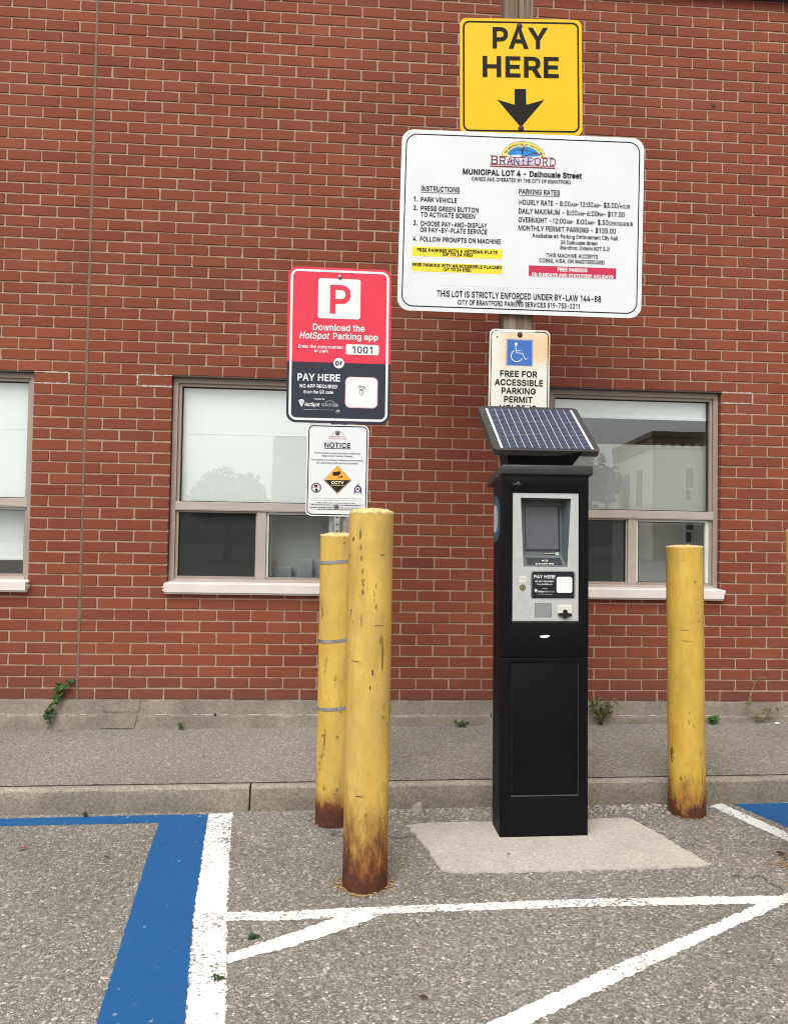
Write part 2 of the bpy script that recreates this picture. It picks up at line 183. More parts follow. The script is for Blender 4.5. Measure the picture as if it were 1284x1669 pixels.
# text: a plain sans alphabet as outlines (advance | loop | loop ...), filled here
GLYPH = {'A': '480|16,0 85,0 135,142 344,142 395,0 463,0 276,509 201,509|239,456 287,302 324,199 154,199', 'B': '456|125,57 125,231 264,230 293,224 317,211 335,194 348,173 355,149 354,120 349,105 341,92 330,80 315,70 296,63 272,58|60,509 60,0 275,1 301,4 324,10 344,18 377,39 390,52 408,83 417,117 417,155 409,189 394,216 374,237 351,252 327,261 315,262 315,267 347,280 373,301 387,320 395,344 398,374 394,410 381,442 359,469 345,481 329,491 310,499 266,508|125,285 125,452 240,452 283,446 299,439 313,429 323,417 330,403 336,372 333,348 323,326 308,309 277,291 238,285', 'C': '510|70,115 86,88 104,63 126,42 150,25 177,11 205,1 235,-5 267,-7 305,-4 341,5 373,19 416,49 448,91 457,107 469,142 473,160 408,160 401,136 375,96 348,74 304,57 280,53 245,54 203,66 184,76 166,89 137,123 125,145 116,168 109,194 103,254 109,314 125,364 150,403 166,419 203,443 223,450 267,456 304,452 348,435 375,413 389,395 401,373 408,348 473,348 463,385 448,418 427,447 402,471 373,490 340,504 305,513 267,516 235,514 205,508 177,498 150,484 126,466 104,445 86,421 70,393 57,362 48,329 42,293 40,254 42,215 48,179 57,146', 'D': '502|60,509 60,0 219,0 256,2 291,8 322,17 351,31 376,48 398,68 417,92 433,119 446,149 455,181 460,217 462,255 460,293 455,329 446,361 433,391 418,418 399,441 377,461 353,478 325,492 294,501 261,507 225,509|221,452 275,446 299,438 320,428 338,415 354,399 368,381 379,361 388,337 398,285 398,226 388,172 379,149 368,128 354,110 337,94 318,81 296,70 272,63 244,58 125,57 125,452', 'E': '419|125,57 125,229 355,229 355,286 125,286 125,452 372,452 372,509 60,509 60,0 375,0 375,57', 'F': '410|125,0 125,221 346,221 346,278 125,278 125,452 369,452 369,509 60,509 60,0', 'G': '520|69,116 85,88 104,64 125,43 149,25 176,11 205,1 236,-5 269,-7 298,-5 326,0 352,8 377,19 399,33 419,50 436,69 451,91 463,115 471,141 476,170 478,200 478,256 283,256 283,199 415,199 414,180 404,141 396,123 386,107 374,93 345,71 309,57 269,53 246,54 203,66 184,76 166,90 151,105 137,124 125,145 116,168 109,194 103,254 109,314 125,364 150,404 183,432 202,443 222,450 265,456 304,452 347,434 365,420 393,383 408,349 474,349 465,384 458,401 429,445 389,480 358,497 304,513 265,516 233,514 203,508 175,498 149,484 125,466 103,445 85,421 69,393 47,329 42,293 40,254 42,215 47,179 57,146', 'H': '517|60,0 125,0 125,232 392,232 392,0 457,0 457,509 392,509 392,289 125,289 125,509 60,509', 'I': '186|60,0 125,0 125,509 60,509', 'J': '396|33,173 33,145 36,111 44,81 57,55 75,33 98,15 124,3 153,-4 185,-7 217,-4 246,3 271,15 294,33 313,55 326,81 334,111 336,145 336,509 272,509 272,145 266,104 258,88 248,74 235,64 220,56 204,51 166,51 149,56 134,64 122,74 111,88 104,104 99,123 98,173', 'K': '467|60,509 60,0 125,0 125,167 198,245 372,0 449,0 243,288 448,509 364,509 165,293 124,242 125,509', 'L': '393|60,509 60,0 361,0 361,57 125,57 125,509', 'M': '628|119,436 170,291 286,0 342,0 507,435 504,291 504,0 568,0 568,509 476,509 314,74 277,187 152,509 60,509 60,0 122,0 121,372', 'N': '523|120,430 202,290 387,0 463,0 463,509 399,509 403,78 343,183 136,509 60,509 60,0 125,0 125,298', 'O': '533|57,146 70,115 86,88 105,63 126,42 150,25 177,11 205,1 235,-5 267,-7 299,-5 329,1 357,11 384,25 408,42 429,63 448,88 464,115 477,146 486,179 491,215 493,254 491,293 486,329 477,362 464,393 448,421 429,445 408,466 384,484 357,498 329,508 299,514 267,516 235,514 205,508 177,498 150,484 126,466 105,445 86,421 70,393 57,362 48,329 42,293 40,254 42,215 48,179|125,144 109,194 103,254 109,314 125,364 137,385 151,404 167,420 184,433 203,443 223,450 267,456 310,450 330,443 349,433 367,420 383,404 408,365 418,341 425,314 429,286 429,223 425,194 418,168 408,144 383,105 367,89 349,76 330,66 289,54 245,54 203,66 184,76 167,89 151,105 137,123', 'P': '445|60,0 125,0 125,186 263,187 289,191 312,198 332,207 350,219 366,233 379,248 390,265 404,304 409,348 404,391 390,430 379,447 366,462 350,476 312,497 263,507 235,509 60,509|233,242 125,242 125,452 251,451 268,449 297,439 318,423 333,402 342,376 344,333 338,306 327,282 297,256 269,246', 'Q': '533|70,115 86,88 105,63 126,42 150,25 177,11 205,1 235,-5 267,-7 299,-5 329,1 357,11 401,-48 468,-48 403,39 429,63 448,88 464,115 477,146 486,179 491,215 493,254 491,293 486,329 477,362 464,393 448,421 429,445 408,466 384,484 357,498 329,508 299,514 267,516 235,514 205,508 177,498 150,484 126,466 105,445 86,421 70,393 57,362 48,329 42,293 40,254 42,215 48,179 57,146|137,123 125,144 109,194 103,254 109,314 125,364 137,385 151,404 167,420 184,433 203,443 223,450 267,456 310,450 330,443 349,433 367,420 383,404 408,365 418,341 425,314 429,286 429,223 425,194 418,168 408,144 383,105 367,88 313,159 245,159 319,62 289,54 245,54 203,66 184,76 167,89 151,105', 'R': '449|60,0 125,0 125,198 247,198 353,0 428,0 314,209 333,217 367,240 380,255 399,290 405,309 409,352 405,395 399,415 380,450 367,465 351,478 333,489 290,504 236,509 60,509|252,451 284,445 298,440 319,425 334,405 342,380 345,352 339,312 334,300 319,281 298,267 269,258 234,255 125,255 125,452', 'S': '447|64,60 76,45 91,31 108,19 149,1 197,-8 252,-8 302,2 343,21 360,34 374,48 396,81 403,99 407,118 407,155 401,185 395,198 379,220 359,238 312,264 169,308 148,319 124,342 116,363 116,387 118,398 136,427 167,448 194,456 225,459 267,453 286,447 316,426 326,412 334,396 337,378 401,378 399,397 387,433 377,449 351,476 316,498 275,511 227,516 180,511 158,506 119,488 87,463 75,448 65,431 53,393 52,372 54,348 60,326 71,307 86,289 105,274 128,260 184,239 272,214 307,199 332,179 338,171 345,151 345,126 336,102 321,82 299,66 272,55 224,49 180,55 154,64 132,79 116,98 110,110 104,137 38,137 46,96 54,77', 'T': '449|32,509 32,452 193,452 193,0 257,0 257,452 417,452 417,509', 'U': '517|66,124 74,101 98,60 114,43 133,28 154,15 177,5 230,-7 288,-7 340,5 363,15 384,28 403,43 419,60 433,80 443,101 451,124 456,148 457,509 393,509 392,160 384,128 368,99 345,77 331,68 298,56 259,52 220,56 187,68 160,87 141,113 133,128 125,160 124,509 60,509 60,173', 'V': '480|84,509 16,509 204,0 278,0 463,509 395,509 252,90 241,53 192,206', 'W': '686|82,509 16,509 155,0 230,0 339,413 343,435 363,339 455,0 530,0 670,509 603,509 493,63 462,196 380,509 306,509 193,61 170,171', 'X': '474|18,0 91,0 237,218 292,129 382,0 456,0 275,263 446,509 374,509 247,320 238,303 178,400 104,509 29,509 200,261', 'Y': '472|91,509 16,509 203,208 203,0 268,0 268,208 455,509 381,509 244,280 237,262 192,344', 'Z': '438|115,55 169,129 397,462 397,509 40,509 40,452 323,453 273,385 42,46 42,0 399,0 399,57', 'a': '389|80,12 110,-1 142,-8 176,-8 215,1 244,18 269,45 272,52 277,52 277,0 337,0 336,272 329,306 315,333 296,353 275,367 227,382 179,384 133,375 104,364 67,335 48,308 41,291 100,274 118,301 140,318 171,329 196,331 220,329 240,322 256,311 267,297 275,268 275,248 270,238 244,228 125,211 89,199 67,187 50,171 38,150 31,123 31,90 40,58 57,32|102,72 94,87 92,105 98,132 117,150 134,159 270,186 276,190 275,126 269,104 257,83 239,66 216,53 187,46 149,47 121,56', 'b': '424|53,0 112,0 112,59 118,59 145,24 172,4 198,-5 229,-8 252,-7 294,5 313,16 330,29 346,45 370,84 379,108 389,160 389,218 379,270 370,293 359,313 345,332 313,361 294,371 252,383 212,384 183,378 161,367 137,346 118,319 114,319 114,509 53,509|113,210 120,247 132,278 140,291 161,312 174,320 203,329 237,329 267,319 280,311 301,290 316,261 325,227 328,189 325,151 316,117 301,88 291,76 267,57 253,51 220,47 188,51 174,57 150,75 140,86 125,115 113,169', 'c': '396|56,85 68,64 82,46 98,30 117,16 137,6 159,-2 182,-7 221,-8 261,-1 306,21 334,46 354,78 363,102 304,117 296,95 271,66 250,54 207,46 173,51 158,57 134,76 115,102 103,134 97,169 97,206 103,242 115,274 134,300 158,319 189,329 226,329 257,319 281,301 301,269 303,262 362,277 347,312 324,341 284,368 234,383 182,383 137,371 117,360 98,346 82,330 68,312 56,291 46,268 36,216 34,187 40,133 46,108', 'd': '424|55,84 79,45 94,29 111,16 130,5 172,-7 212,-7 241,-1 263,10 287,31 307,59 313,59 313,0 372,0 372,509 311,509 311,319 306,319 287,346 263,367 241,378 213,384 173,383 131,371 112,361 79,332 55,293 39,245 35,218 35,160 39,133|103,133 97,170 97,209 103,245 115,276 133,301 157,319 187,329 221,329 251,320 275,302 293,278 305,247 311,210 311,169 305,132 293,100 284,86 263,65 236,51 205,47 172,51 158,57 134,76 115,101', 'e': '404|35,159 46,108 56,85 68,64 82,46 98,30 117,16 138,6 161,-2 185,-7 231,-7 266,-1 298,11 324,29 345,51 360,77 365,91 306,105 292,80 263,56 224,47 195,47 165,55 151,61 128,80 118,92 110,106 100,139 96,169 371,169 368,242 357,282 341,315 331,329 294,361 251,379 221,384 180,383 157,378 135,370 115,359 97,346 67,311 55,290 39,242 35,215|103,256 116,282 135,304 159,321 189,329 222,329 250,321 263,314 283,294 298,269 307,237 309,221 96,221', 'f': '254|171,470 200,474 227,468 243,521 197,530 161,527 135,519 113,505 96,486 84,461 81,432 81,379 6,379 6,327 81,327 81,0 142,0 142,327 228,327 228,379 142,379 142,431 149,452 154,460', 'g': '425|64,-91 93,-119 119,-134 168,-148 207,-151 251,-147 291,-136 324,-117 350,-90 360,-73 367,-54 371,-32 372,379 313,379 313,319 308,319 281,353 264,367 242,378 213,384 173,383 131,371 112,361 80,332 66,314 46,271 39,246 35,220 35,163 39,136 55,90 80,53 95,39 132,17 152,10 173,6 212,5 241,11 263,21 287,41 306,68 311,68 310,-28 304,-47 295,-62 282,-75 267,-85 249,-92 229,-96 192,-97 165,-92 136,-78 101,-41 51,-69|103,138 97,173 97,212 103,246 115,277 134,302 145,312 158,320 188,329 222,329 251,320 275,303 293,278 305,248 312,212 312,172 300,121 285,95 264,75 237,63 205,59 172,63 158,68 134,85 116,108', 'h': '410|53,509 53,0 114,0 114,243 121,271 126,283 141,303 150,311 184,326 210,329 229,328 246,323 260,315 273,304 283,291 290,275 295,256 296,0 357,0 356,264 348,304 341,321 332,336 309,360 280,376 246,383 207,383 187,379 169,372 152,362 137,349 114,315 114,509', 'i': '167|44,468 60,449 84,443 107,449 119,461 126,475 126,491 119,506 100,521 84,524 67,521 48,506 42,491 41,483|53,379 53,0 114,0 114,379', 'j': '167|-10,-87 -10,-143 21,-142 52,-135 76,-122 95,-102 107,-77 113,-47 114,379 53,379 52,-42 46,-64 34,-78 14,-86|67,446 83,443 107,449 119,461 125,475 125,491 119,506 100,521 83,524 67,521 53,512 44,499 41,483 44,468 53,455', 'k': '381|114,212 114,509 53,509 53,0 114,0 114,140 154,178 294,0 372,0 201,217 360,379 284,379 121,212', 'l': '189|53,509 54,65 58,47 74,20 86,10 101,3 119,-1 181,3 170,54 130,54 120,62 115,77 114,509', 'm': '610|114,0 114,253 126,289 132,299 148,314 168,325 188,330 215,329 229,326 242,320 262,301 269,288 273,275 274,0 335,0 336,259 345,290 365,314 395,328 419,330 447,326 460,321 473,313 483,302 490,289 496,254 496,0 557,0 556,276 548,313 532,342 522,354 497,372 468,383 437,386 394,380 368,369 337,343 322,321 317,310 309,331 299,347 287,361 273,372 257,380 239,385 207,386 172,376 141,355 132,346 112,310 112,379 53,379 53,0', 'n': '410|114,0 114,243 121,271 126,283 141,303 150,311 184,326 210,329 229,328 246,323 260,315 273,304 283,291 290,275 295,256 296,0 357,0 356,264 348,304 341,321 332,336 309,360 280,376 246,383 207,383 187,379 169,372 152,362 137,349 112,311 112,379 53,379 53,0', 'o': '415|46,108 56,85 68,64 82,46 98,30 117,16 137,6 159,-2 182,-7 233,-7 256,-2 299,16 317,30 333,46 347,64 359,85 369,108 376,133 380,159 380,216 376,243 369,268 359,291 347,312 333,330 317,346 299,360 278,371 233,383 182,383 137,371 117,360 98,346 82,330 68,312 56,291 46,268 36,216 34,187 40,133|103,134 97,169 97,206 103,242 115,274 134,300 158,319 189,329 226,329 257,319 282,300 300,274 312,242 318,206 318,169 312,134 300,102 282,76 257,57 242,51 207,46 173,51 158,57 134,76 115,102', 'p': '424|113,210 120,247 132,278 140,291 161,312 174,320 203,329 237,329 267,319 280,311 301,290 316,261 325,227 328,189 325,151 316,117 301,88 291,76 267,57 253,51 220,47 188,51 174,57 150,75 140,86 125,115 113,169|112,319 112,379 53,379 53,-143 114,-143 114,59 118,59 145,24 162,10 184,-1 213,-7 252,-7 294,5 313,16 330,29 346,45 370,84 379,108 389,160 389,218 379,270 370,293 359,313 345,332 313,361 294,371 252,383 212,384 183,378 161,367 137,346 118,319', 'q': '424|55,84 79,45 94,29 111,16 130,5 172,-7 212,-7 241,-1 263,10 287,31 306,59 311,59 311,-143 372,-143 372,379 313,379 313,319 307,319 280,353 253,373 213,384 173,383 131,371 112,361 79,332 55,293 39,245 35,218 35,160 39,133|103,133 97,170 97,209 103,245 115,276 133,301 157,319 187,329 221,329 251,320 275,302 293,278 305,247 311,210 311,169 305,132 293,100 284,86 263,65 236,51 205,47 172,51 158,57 134,76 115,101', 'r': '259|112,321 112,379 53,379 53,0 114,0 114,250 126,284 149,309 182,323 213,326 243,322 243,384 196,384 166,375 140,358 122,335 115,321', 's': '365|62,38 72,27 112,3 145,-5 182,-8 223,-5 260,6 290,24 312,47 321,61 330,90 330,125 325,142 317,158 306,171 275,194 229,209 157,227 133,237 117,250 112,258 109,277 110,289 114,299 131,317 156,329 187,333 219,328 232,323 243,316 264,288 268,277 324,290 314,316 299,339 279,358 254,372 239,378 206,384 167,384 131,377 100,363 75,343 65,332 51,305 47,274 48,255 53,237 61,222 72,208 87,196 104,186 125,177 237,147 254,136 265,121 268,103 267,91 255,71 232,55 200,46 165,46 136,54 124,60 105,79 94,107 36,94 45,63', 't': '227|142,56 136,61 128,76 126,98 126,327 204,327 204,379 126,379 126,471 65,471 65,379 6,379 6,327 65,327 65,93 67,71 72,52 80,35 92,21 107,10 125,2 145,-3 208,0 213,2 202,54 170,50', 'u': '410|53,379 54,116 62,76 69,59 78,44 101,20 130,4 164,-4 203,-4 222,0 240,7 257,17 272,30 286,47 298,69 298,0 357,0 357,379 296,379 295,137 289,109 276,86 259,69 238,57 213,51 200,50 164,56 150,64 137,75 127,89 119,105 115,123 114,379', 'v': '389|84,379 17,379 163,0 226,0 371,379 305,379 207,104 195,58 182,104', 'w': '567|87,379 23,379 138,0 199,0 284,309 319,172 368,0 429,0 545,379 480,379 397,67 362,214 316,379 252,379 170,67 133,214', 'x': '379|21,0 91,0 172,124 189,155 231,85 287,0 358,0 224,192 352,379 282,379 191,232 147,306 100,379 29,379 155,194', 'y': '389|91,-145 117,-143 139,-136 159,-124 177,-107 198,-72 371,379 305,379 202,87 195,58 165,155 84,379 17,379 163,-1 136,-67 118,-84 96,-90 61,-86 47,-139', 'z': '380|42,46 42,0 339,0 339,56 126,56 126,60 333,331 333,379 48,379 48,323 254,323 254,320', '0': '453|60,144 69,113 80,86 111,41 130,24 151,11 174,1 199,-5 227,-7 254,-5 279,1 302,11 323,24 342,41 359,62 373,86 384,113 393,144 400,178 404,214 404,294 400,330 393,364 384,395 372,422 358,447 342,467 323,484 302,498 279,508 254,514 227,516 200,514 174,508 151,498 130,484 112,467 95,447 81,422 69,395 60,364 53,330 49,294 49,214 53,178|117,168 110,223 110,285 117,341 131,387 151,422 163,435 177,446 209,458 227,460 245,458 276,446 303,422 323,387 336,341 343,285 343,223 336,168 323,122 303,87 276,63 245,51 209,51 177,63 163,74 151,87 140,103 131,122', '1': '400|198,509 86,427 86,358 212,449 212,0 276,0 276,509', '2': '453|64,47 64,0 389,0 389,57 153,57 153,60 322,241 365,304 375,331 381,372 380,392 370,428 350,461 323,486 306,497 268,511 225,516 182,511 162,505 126,486 98,459 86,442 77,424 67,384 66,362 127,362 130,390 145,424 162,441 184,453 209,459 237,459 262,454 293,436 308,419 317,397 320,360 311,327 282,282', '3': '453|44,132 46,111 52,91 70,57 98,30 114,19 152,2 195,-6 243,-6 288,4 309,12 344,36 358,50 370,66 380,84 392,123 392,166 381,205 359,239 344,253 308,276 287,284 239,290 221,289 372,461 372,509 70,509 70,452 288,452 288,448 157,299 157,248 223,247 260,240 275,234 299,217 316,196 326,172 329,145 325,116 315,93 297,74 275,61 248,53 204,50 165,59 134,78 115,107 109,132', '4': '453|40,158 40,105 282,105 282,0 343,0 343,105 413,105 413,163 343,163 343,318 282,318 282,163 109,163 109,166 311,509 247,509', '5': '453|66,93 73,76 94,45 123,21 140,11 159,3 199,-6 221,-7 268,-1 309,15 327,27 343,41 357,57 379,95 390,139 390,181 384,215 372,246 355,273 334,296 308,314 279,326 247,333 216,333 190,329 155,315 134,301 151,452 366,452 366,509 96,509 67,253 128,246 156,264 192,275 218,277 248,273 262,269 286,254 306,233 320,208 327,178 327,146 320,117 307,92 288,72 264,58 250,53 208,50 173,60 145,80 127,108 122,130 60,130', '6': '453|109,40 125,26 161,5 203,-5 226,-7 249,-6 271,-2 310,14 343,39 368,73 384,112 388,134 388,180 378,221 370,240 359,257 332,284 316,295 278,309 257,313 224,314 179,299 174,295 322,509 252,509 102,285 89,261 73,219 65,180 65,138 75,94 84,74|132,114 126,143 126,174 132,201 145,225 163,244 186,258 212,264 241,264 267,258 289,244 307,225 320,201 327,173 327,142 320,114 299,79 279,63 267,56 241,49 212,49 186,56 163,70 153,79', '7': '453|97,0 165,0 391,449 391,509 62,509 62,452 323,452 323,448', '8': '453|86,47 117,21 156,3 201,-6 251,-6 296,3 317,11 352,33 378,62 388,78 395,96 401,135 397,166 387,195 372,220 351,241 327,256 300,265 300,267 318,273 347,293 369,324 376,342 382,380 377,417 361,450 337,477 306,498 288,506 248,514 226,516 184,511 164,506 129,488 114,477 90,450 75,417 70,380 76,342 83,324 105,293 119,282 135,273 153,267 153,265 125,256 101,241 72,208 59,181 53,151 53,115 57,96 64,78|123,102 116,126 116,152 123,177 138,199 157,216 182,228 211,234 242,234 270,228 295,216 314,199 329,177 336,152 336,126 329,102 323,91 307,74 285,60 258,52 226,49 180,55 156,66 136,82|133,376 139,410 151,429 167,444 188,454 226,460 264,454 285,444 308,420 316,399 319,376 316,351 307,330 293,313 274,300 252,292 213,290 178,300 159,313 145,330 136,351', '9': '453|94,252 106,237 137,214 175,199 228,195 257,202 278,213 130,0 200,0 334,197 363,248 380,290 388,328 388,371 384,393 368,434 343,468 328,482 310,494 271,510 226,516 182,510 162,504 125,483 96,454 75,417 65,375 65,329 68,307 74,287|138,295 126,336 126,367 133,395 145,419 163,438 186,452 199,457 226,460 254,457 279,446 299,429 314,407 324,381 327,366 327,335 320,308 299,273 279,257 254,247 226,243 199,247 174,257 145,284', '-': '453|114,244 114,188 337,188 337,244', '.': '188|50,32 57,16 70,3 86,-4 104,-4 121,3 134,16 140,32 140,50 134,66 121,79 104,86 86,86 70,79 57,66 50,50', ',': '188|68,71 38,-119 84,-119 137,71', ':': '188|50,32 57,16 70,3 86,-4 104,-4 121,3 134,16 140,32 140,50 134,66 121,79 104,86 86,86 70,79 57,66 50,50|50,307 57,291 70,278 86,272 104,272 121,278 134,291 140,307 140,325 134,342 113,359 95,362 78,359 63,349 53,334 50,325', '/': '249|235,533 178,533 14,-76 71,-76', '$': '447|64,60 76,45 91,31 108,19 149,1 202,-8 202,-74 244,-74 244,-8 278,-4 302,2 343,21 360,34 374,48 396,81 403,99 407,118 407,155 401,185 395,198 379,220 359,238 312,264 244,285 244,457 267,453 286,447 316,426 326,412 334,396 337,378 401,378 399,397 387,433 377,449 351,476 316,498 275,511 244,515 244,583 202,583 202,514 158,506 119,488 87,463 75,448 65,431 53,393 52,372 54,348 60,326 71,307 86,289 105,274 128,260 202,234 202,51 166,59 142,71 123,88 110,110 104,137 38,137 46,96 54,77|124,342 116,363 116,387 118,398 136,427 167,448 202,457 202,296 158,313 139,326|244,50 245,222 296,205 325,186 338,171 345,151 345,126 336,102 321,82 299,66 286,60', '(': '273|90,169 102,93 111,55 139,-21 156,-59 177,-96 236,-96 188,16 165,91 156,138 151,207 157,285 167,342 191,428 223,512 236,539 177,539 153,494 122,413 101,324 92,264 89,207', ')': '273|37,-96 97,-96 117,-59 149,15 171,92 183,168 183,235 178,293 167,354 142,441 121,494 97,539 37,539 73,457 106,342 119,258 122,207 120,162 108,93 95,44 64,-37', ' ': '188|'}
from mathutils.geometry import delaunay_2d_cdt
_tc = {}
def _inside(p, lp):
    r = False; n = len(lp)
    for i in range(n):
        (x0, y0), (x1, y1) = lp[i - 1], lp[i]
        if (y0 > p[1]) != (y1 > p[1]) and p[0] < (x1 - x0) * (p[1] - y0) / (y1 - y0) + x0: r = not r
    return r
def glyph_loops(ch, bold):
    g = GLYPH[ch].split('|'); lps = [[tuple(map(float, q.split(','))) for q in l.split()] for l in g[1:] if l]
    lps = [[q for i, q in enumerate(l) if math.dist(q, l[i - 1]) > 8] for l in lps]
    out_ = []
    for k, l in enumerate(lps):
        ar = sum(l[i - 1][0] * l[i][1] - l[i][0] * l[i - 1][1] for i in range(len(l)))
        hole = sum(_inside(l[0], q) for m_, q in enumerate(lps) if m_ != k) % 2 == 1
        if (ar < 0) != hole: l = l[::-1]
        if bold:
            n = len(l); o = []
            for i in range(n):
                p, c, q = Vector(l[i - 1]), Vector(l[i]), Vector(l[(i + 1) % n])
                a_, b_ = (c - p).normalized(), (q - c).normalized(); na, nb = Vector((a_.y, -a_.x)), Vector((b_.y, -b_.x))
                k_ = na + nb; dn = 1 + na.dot(nb); k_ = k_ / max(dn, .45); o.append(tuple(c + k_ * bold * 1000))
            l = o
        out_.append(l)
    return float(g[0]), out_
def fill(lps):
    V, E_s = [], []
    for l in lps:
        n0 = len(V); V += [Vector(q) for q in l]; E_s += [(n0 + i, n0 + (i + 1) % len(l)) for i in range(len(l))]
    co, _, F_, *_r = delaunay_2d_cdt(V, E_s, [], 0, 1e-3)
    res = []
    for t in F_:
        p = (co[t[0]] + co[t[1]] + co[t[2]]) / 3; w_ = 0
        for l in lps:
            for i in range(len(l)):
                (x0, y0), (x1, y1) = l[i - 1], l[i]
                if (y0 <= p.y < y1 or y1 <= p.y < y0) and x0 + (x1 - x0) * (p.y - y0) / (y1 - y0) > p.x: w_ += 1 if y1 > y0 else -1
        if w_ > 0: res.append([tuple(co[k]) for k in t])
    return res
_gf = {}
def text_mesh(s, bold=0.0, shear=0.0):
    key = (s, bold, shear)
    if key in _tc: return _tc[key]
    vs, fs, x = [], [], 0.0
    for ch in s:
        adv, lps = glyph_loops(ch, bold)
        if lps:
            if (ch, bold) not in _gf: _gf[(ch, bold)] = fill(lps)
            for t in _gf[(ch, bold)]:
                fs.append((len(vs), len(vs) + 1, len(vs) + 2)); vs += [((q[0] + x + q[1] * shear) / 1000, q[1] / 1000, 0) for q in t]
        x += adv + bold * 1000
    me = bpy.data.meshes.new('text'); me.from_pydata(vs, [], fs)
    xs = [v[0] for v in vs] or [0, 1]
    _tc[key] = (me, min(xs), max(xs), -bold, .509 + bold)
    return _tc[key]
def put_text(mb, s, x0, x1, yb, cap, c, bold=0.0, shear=0.0):
    """lay string s (or pieces [(s, rel size)...]) from x0 to x1 on base line yb"""
    pieces = [(s, 1.0)] if isinstance(s, str) else s
    w_ = 0; lay = []
    for t, k in pieces:
        me, a, b, h0, h1 = text_mesh(t, bold, shear)
        lay.append((me, a, w_, k)); w_ += (b - a) * k + 0.07
    w_ -= 0.07
    sx = (x1 - x0) / w_; sy = cap / (h1 - h0)
    for me, a, off, k in lay:
        M = Matrix(((sx * k, 0, 0, x0 + (off - a * k) * sx), (0, sy * k, 0, yb - h0 * sy * k), (0, 0, 1, c), (0, 0, 0, 1)))
        mb.add_mesh(me, M)

# ---------------------------------------------------------------- helpers: materials
class NT:
    def __init__(s, name):
        s.m = bpy.data.materials.new(name); s.m.use_nodes = True; s.t = s.m.node_tree; s.n = s.t.nodes
        s.p = s.n['Principled BSDF']; s._tc = None
    def link(s, a, b): s.t.links.new(a, b)
    def coord(s, which='Object'):
        if not s._tc: s._tc = s.n.new('ShaderNodeTexCoord')
        return s._tc.outputs[which]
    def mapping(s, scale=(1, 1, 1), which='Object', loc=(0, 0, 0)):
        k = s.n.new('ShaderNodeMapping'); k.inputs['Scale'].default_value = scale; k.inputs['Location'].default_value = loc
        s.link(s.coord(which), k.inputs[0]); return k.outputs[0]
    def noise(s, scale, detail=4, rough=.55, vec=None, dist=0.0):
        k = s.n.new('ShaderNodeTexNoise'); k.inputs['Scale'].default_value = scale; k.inputs['Detail'].default_value = detail
        k.inputs['Roughness'].default_value = rough; k.inputs['Distortion'].default_value = dist
        s.link(vec if vec is not None else s.coord(), k.inputs['Vector']); return k.outputs[0]
    def voro(s, scale, feature='F1', vec=None, out='Distance'):
        k = s.n.new('ShaderNodeTexVoronoi'); k.feature = feature; k.inputs['Scale'].default_value = scale
        s.link(vec if vec is not None else s.coord(), k.inputs['Vector']); return k.outputs[out]
    def ramp(s, fac, stops, interp='LINEAR'):
        k = s.n.new('ShaderNodeValToRGB'); k.color_ramp.interpolation = interp
        e = k.color_ramp.elements
        while len(e) < len(stops): e.new(0.5)
        for q, (p, c) in zip(e, stops): q.position = p; q.color = (c, c, c, 1) if not hasattr(c, '__len__') else (*c, 1)
        s.link(fac, k.inputs[0]); return k.outputs[0]
    def mix(s, f, a, b, mode='MIX'):
        k = s.n.new('ShaderNodeMix'); k.data_type = 'RGBA'; k.blend_type = mode
        for sock, v in ((k.inputs[0], f), (k.inputs[6], a), (k.inputs[7], b)):
            if isinstance(v, (int, float)): sock.default_value = v if sock.type == 'VALUE' else (v, v, v, 1)
            elif isinstance(v, tuple): sock.default_value = (*v, 1)
            else: s.link(v, sock)
        return k.outputs[2]
    def math(s, op, a, b=0.0, c=None, clamp=False):
        k = s.n.new('ShaderNodeMath'); k.operation = op; k.use_clamp = clamp
        for i, v in enumerate((a, b) if c is None else (a, b, c)):
            if isinstance(v, (int, float)): k.inputs[i].default_value = v
            else: s.link(v, k.inputs[i])
        return k.outputs[0]
    def sep(s, which='Object'):
        k = s.n.new('ShaderNodeSeparateXYZ'); s.link(s.coord(which), k.inputs[0]); return k.outputs
    def attr(s, name):
        k = s.n.new('ShaderNodeAttribute'); k.attribute_name = name; return k.outputs['Fac']
    def bump(s, h, strength=.5, dist=.002, prev=None):
        k = s.n.new('ShaderNodeBump'); k.inputs['Strength'].default_value = strength; k.inputs['Distance'].default_value = dist
        s.link(h, k.inputs['Height'])
        if prev is not None: s.link(prev, k.inputs['Normal'])
        return k.outputs[0]
    def out(s, col, rough=.6, normal=None, metal=0.0, spec=.5):
        for sock, v in ((s.p.inputs['Base Color'], col), (s.p.inputs['Roughness'], rough), (s.p.inputs['Metallic'], metal)):
            if isinstance(v, (int, float)): sock.default_value = v
            elif isinstance(v, tuple): sock.default_value = (*v, 1)
            else: s.link(v, sock)
        s.p.inputs['Specular IOR Level'].default_value = spec
        if normal is not None: s.link(normal, s.p.inputs['Normal'])
        return s.m
def plain(name, col, rough=.5, metal=0.0, var=.08, scale=14, spec=.5, bump=0.0):
    t = NT(name); n = t.noise(scale, 5)
    c = t.mix(t.ramp(n, [(.3, 0.0), (.7, 1.0)]), tuple(v * (1 - var) for v in col), tuple(min(1, v * (1 + var)) for v in col))
    r = t.math('MULTIPLY_ADD', n, .18, rough - .09)
    if name.startswith(('print', 'sign_', 'logo', 'sticker')): spec = .15
    return t.out(c, r, t.bump(t.noise(scale * 12, 3), bump, .001) if bump else None, metal, spec)

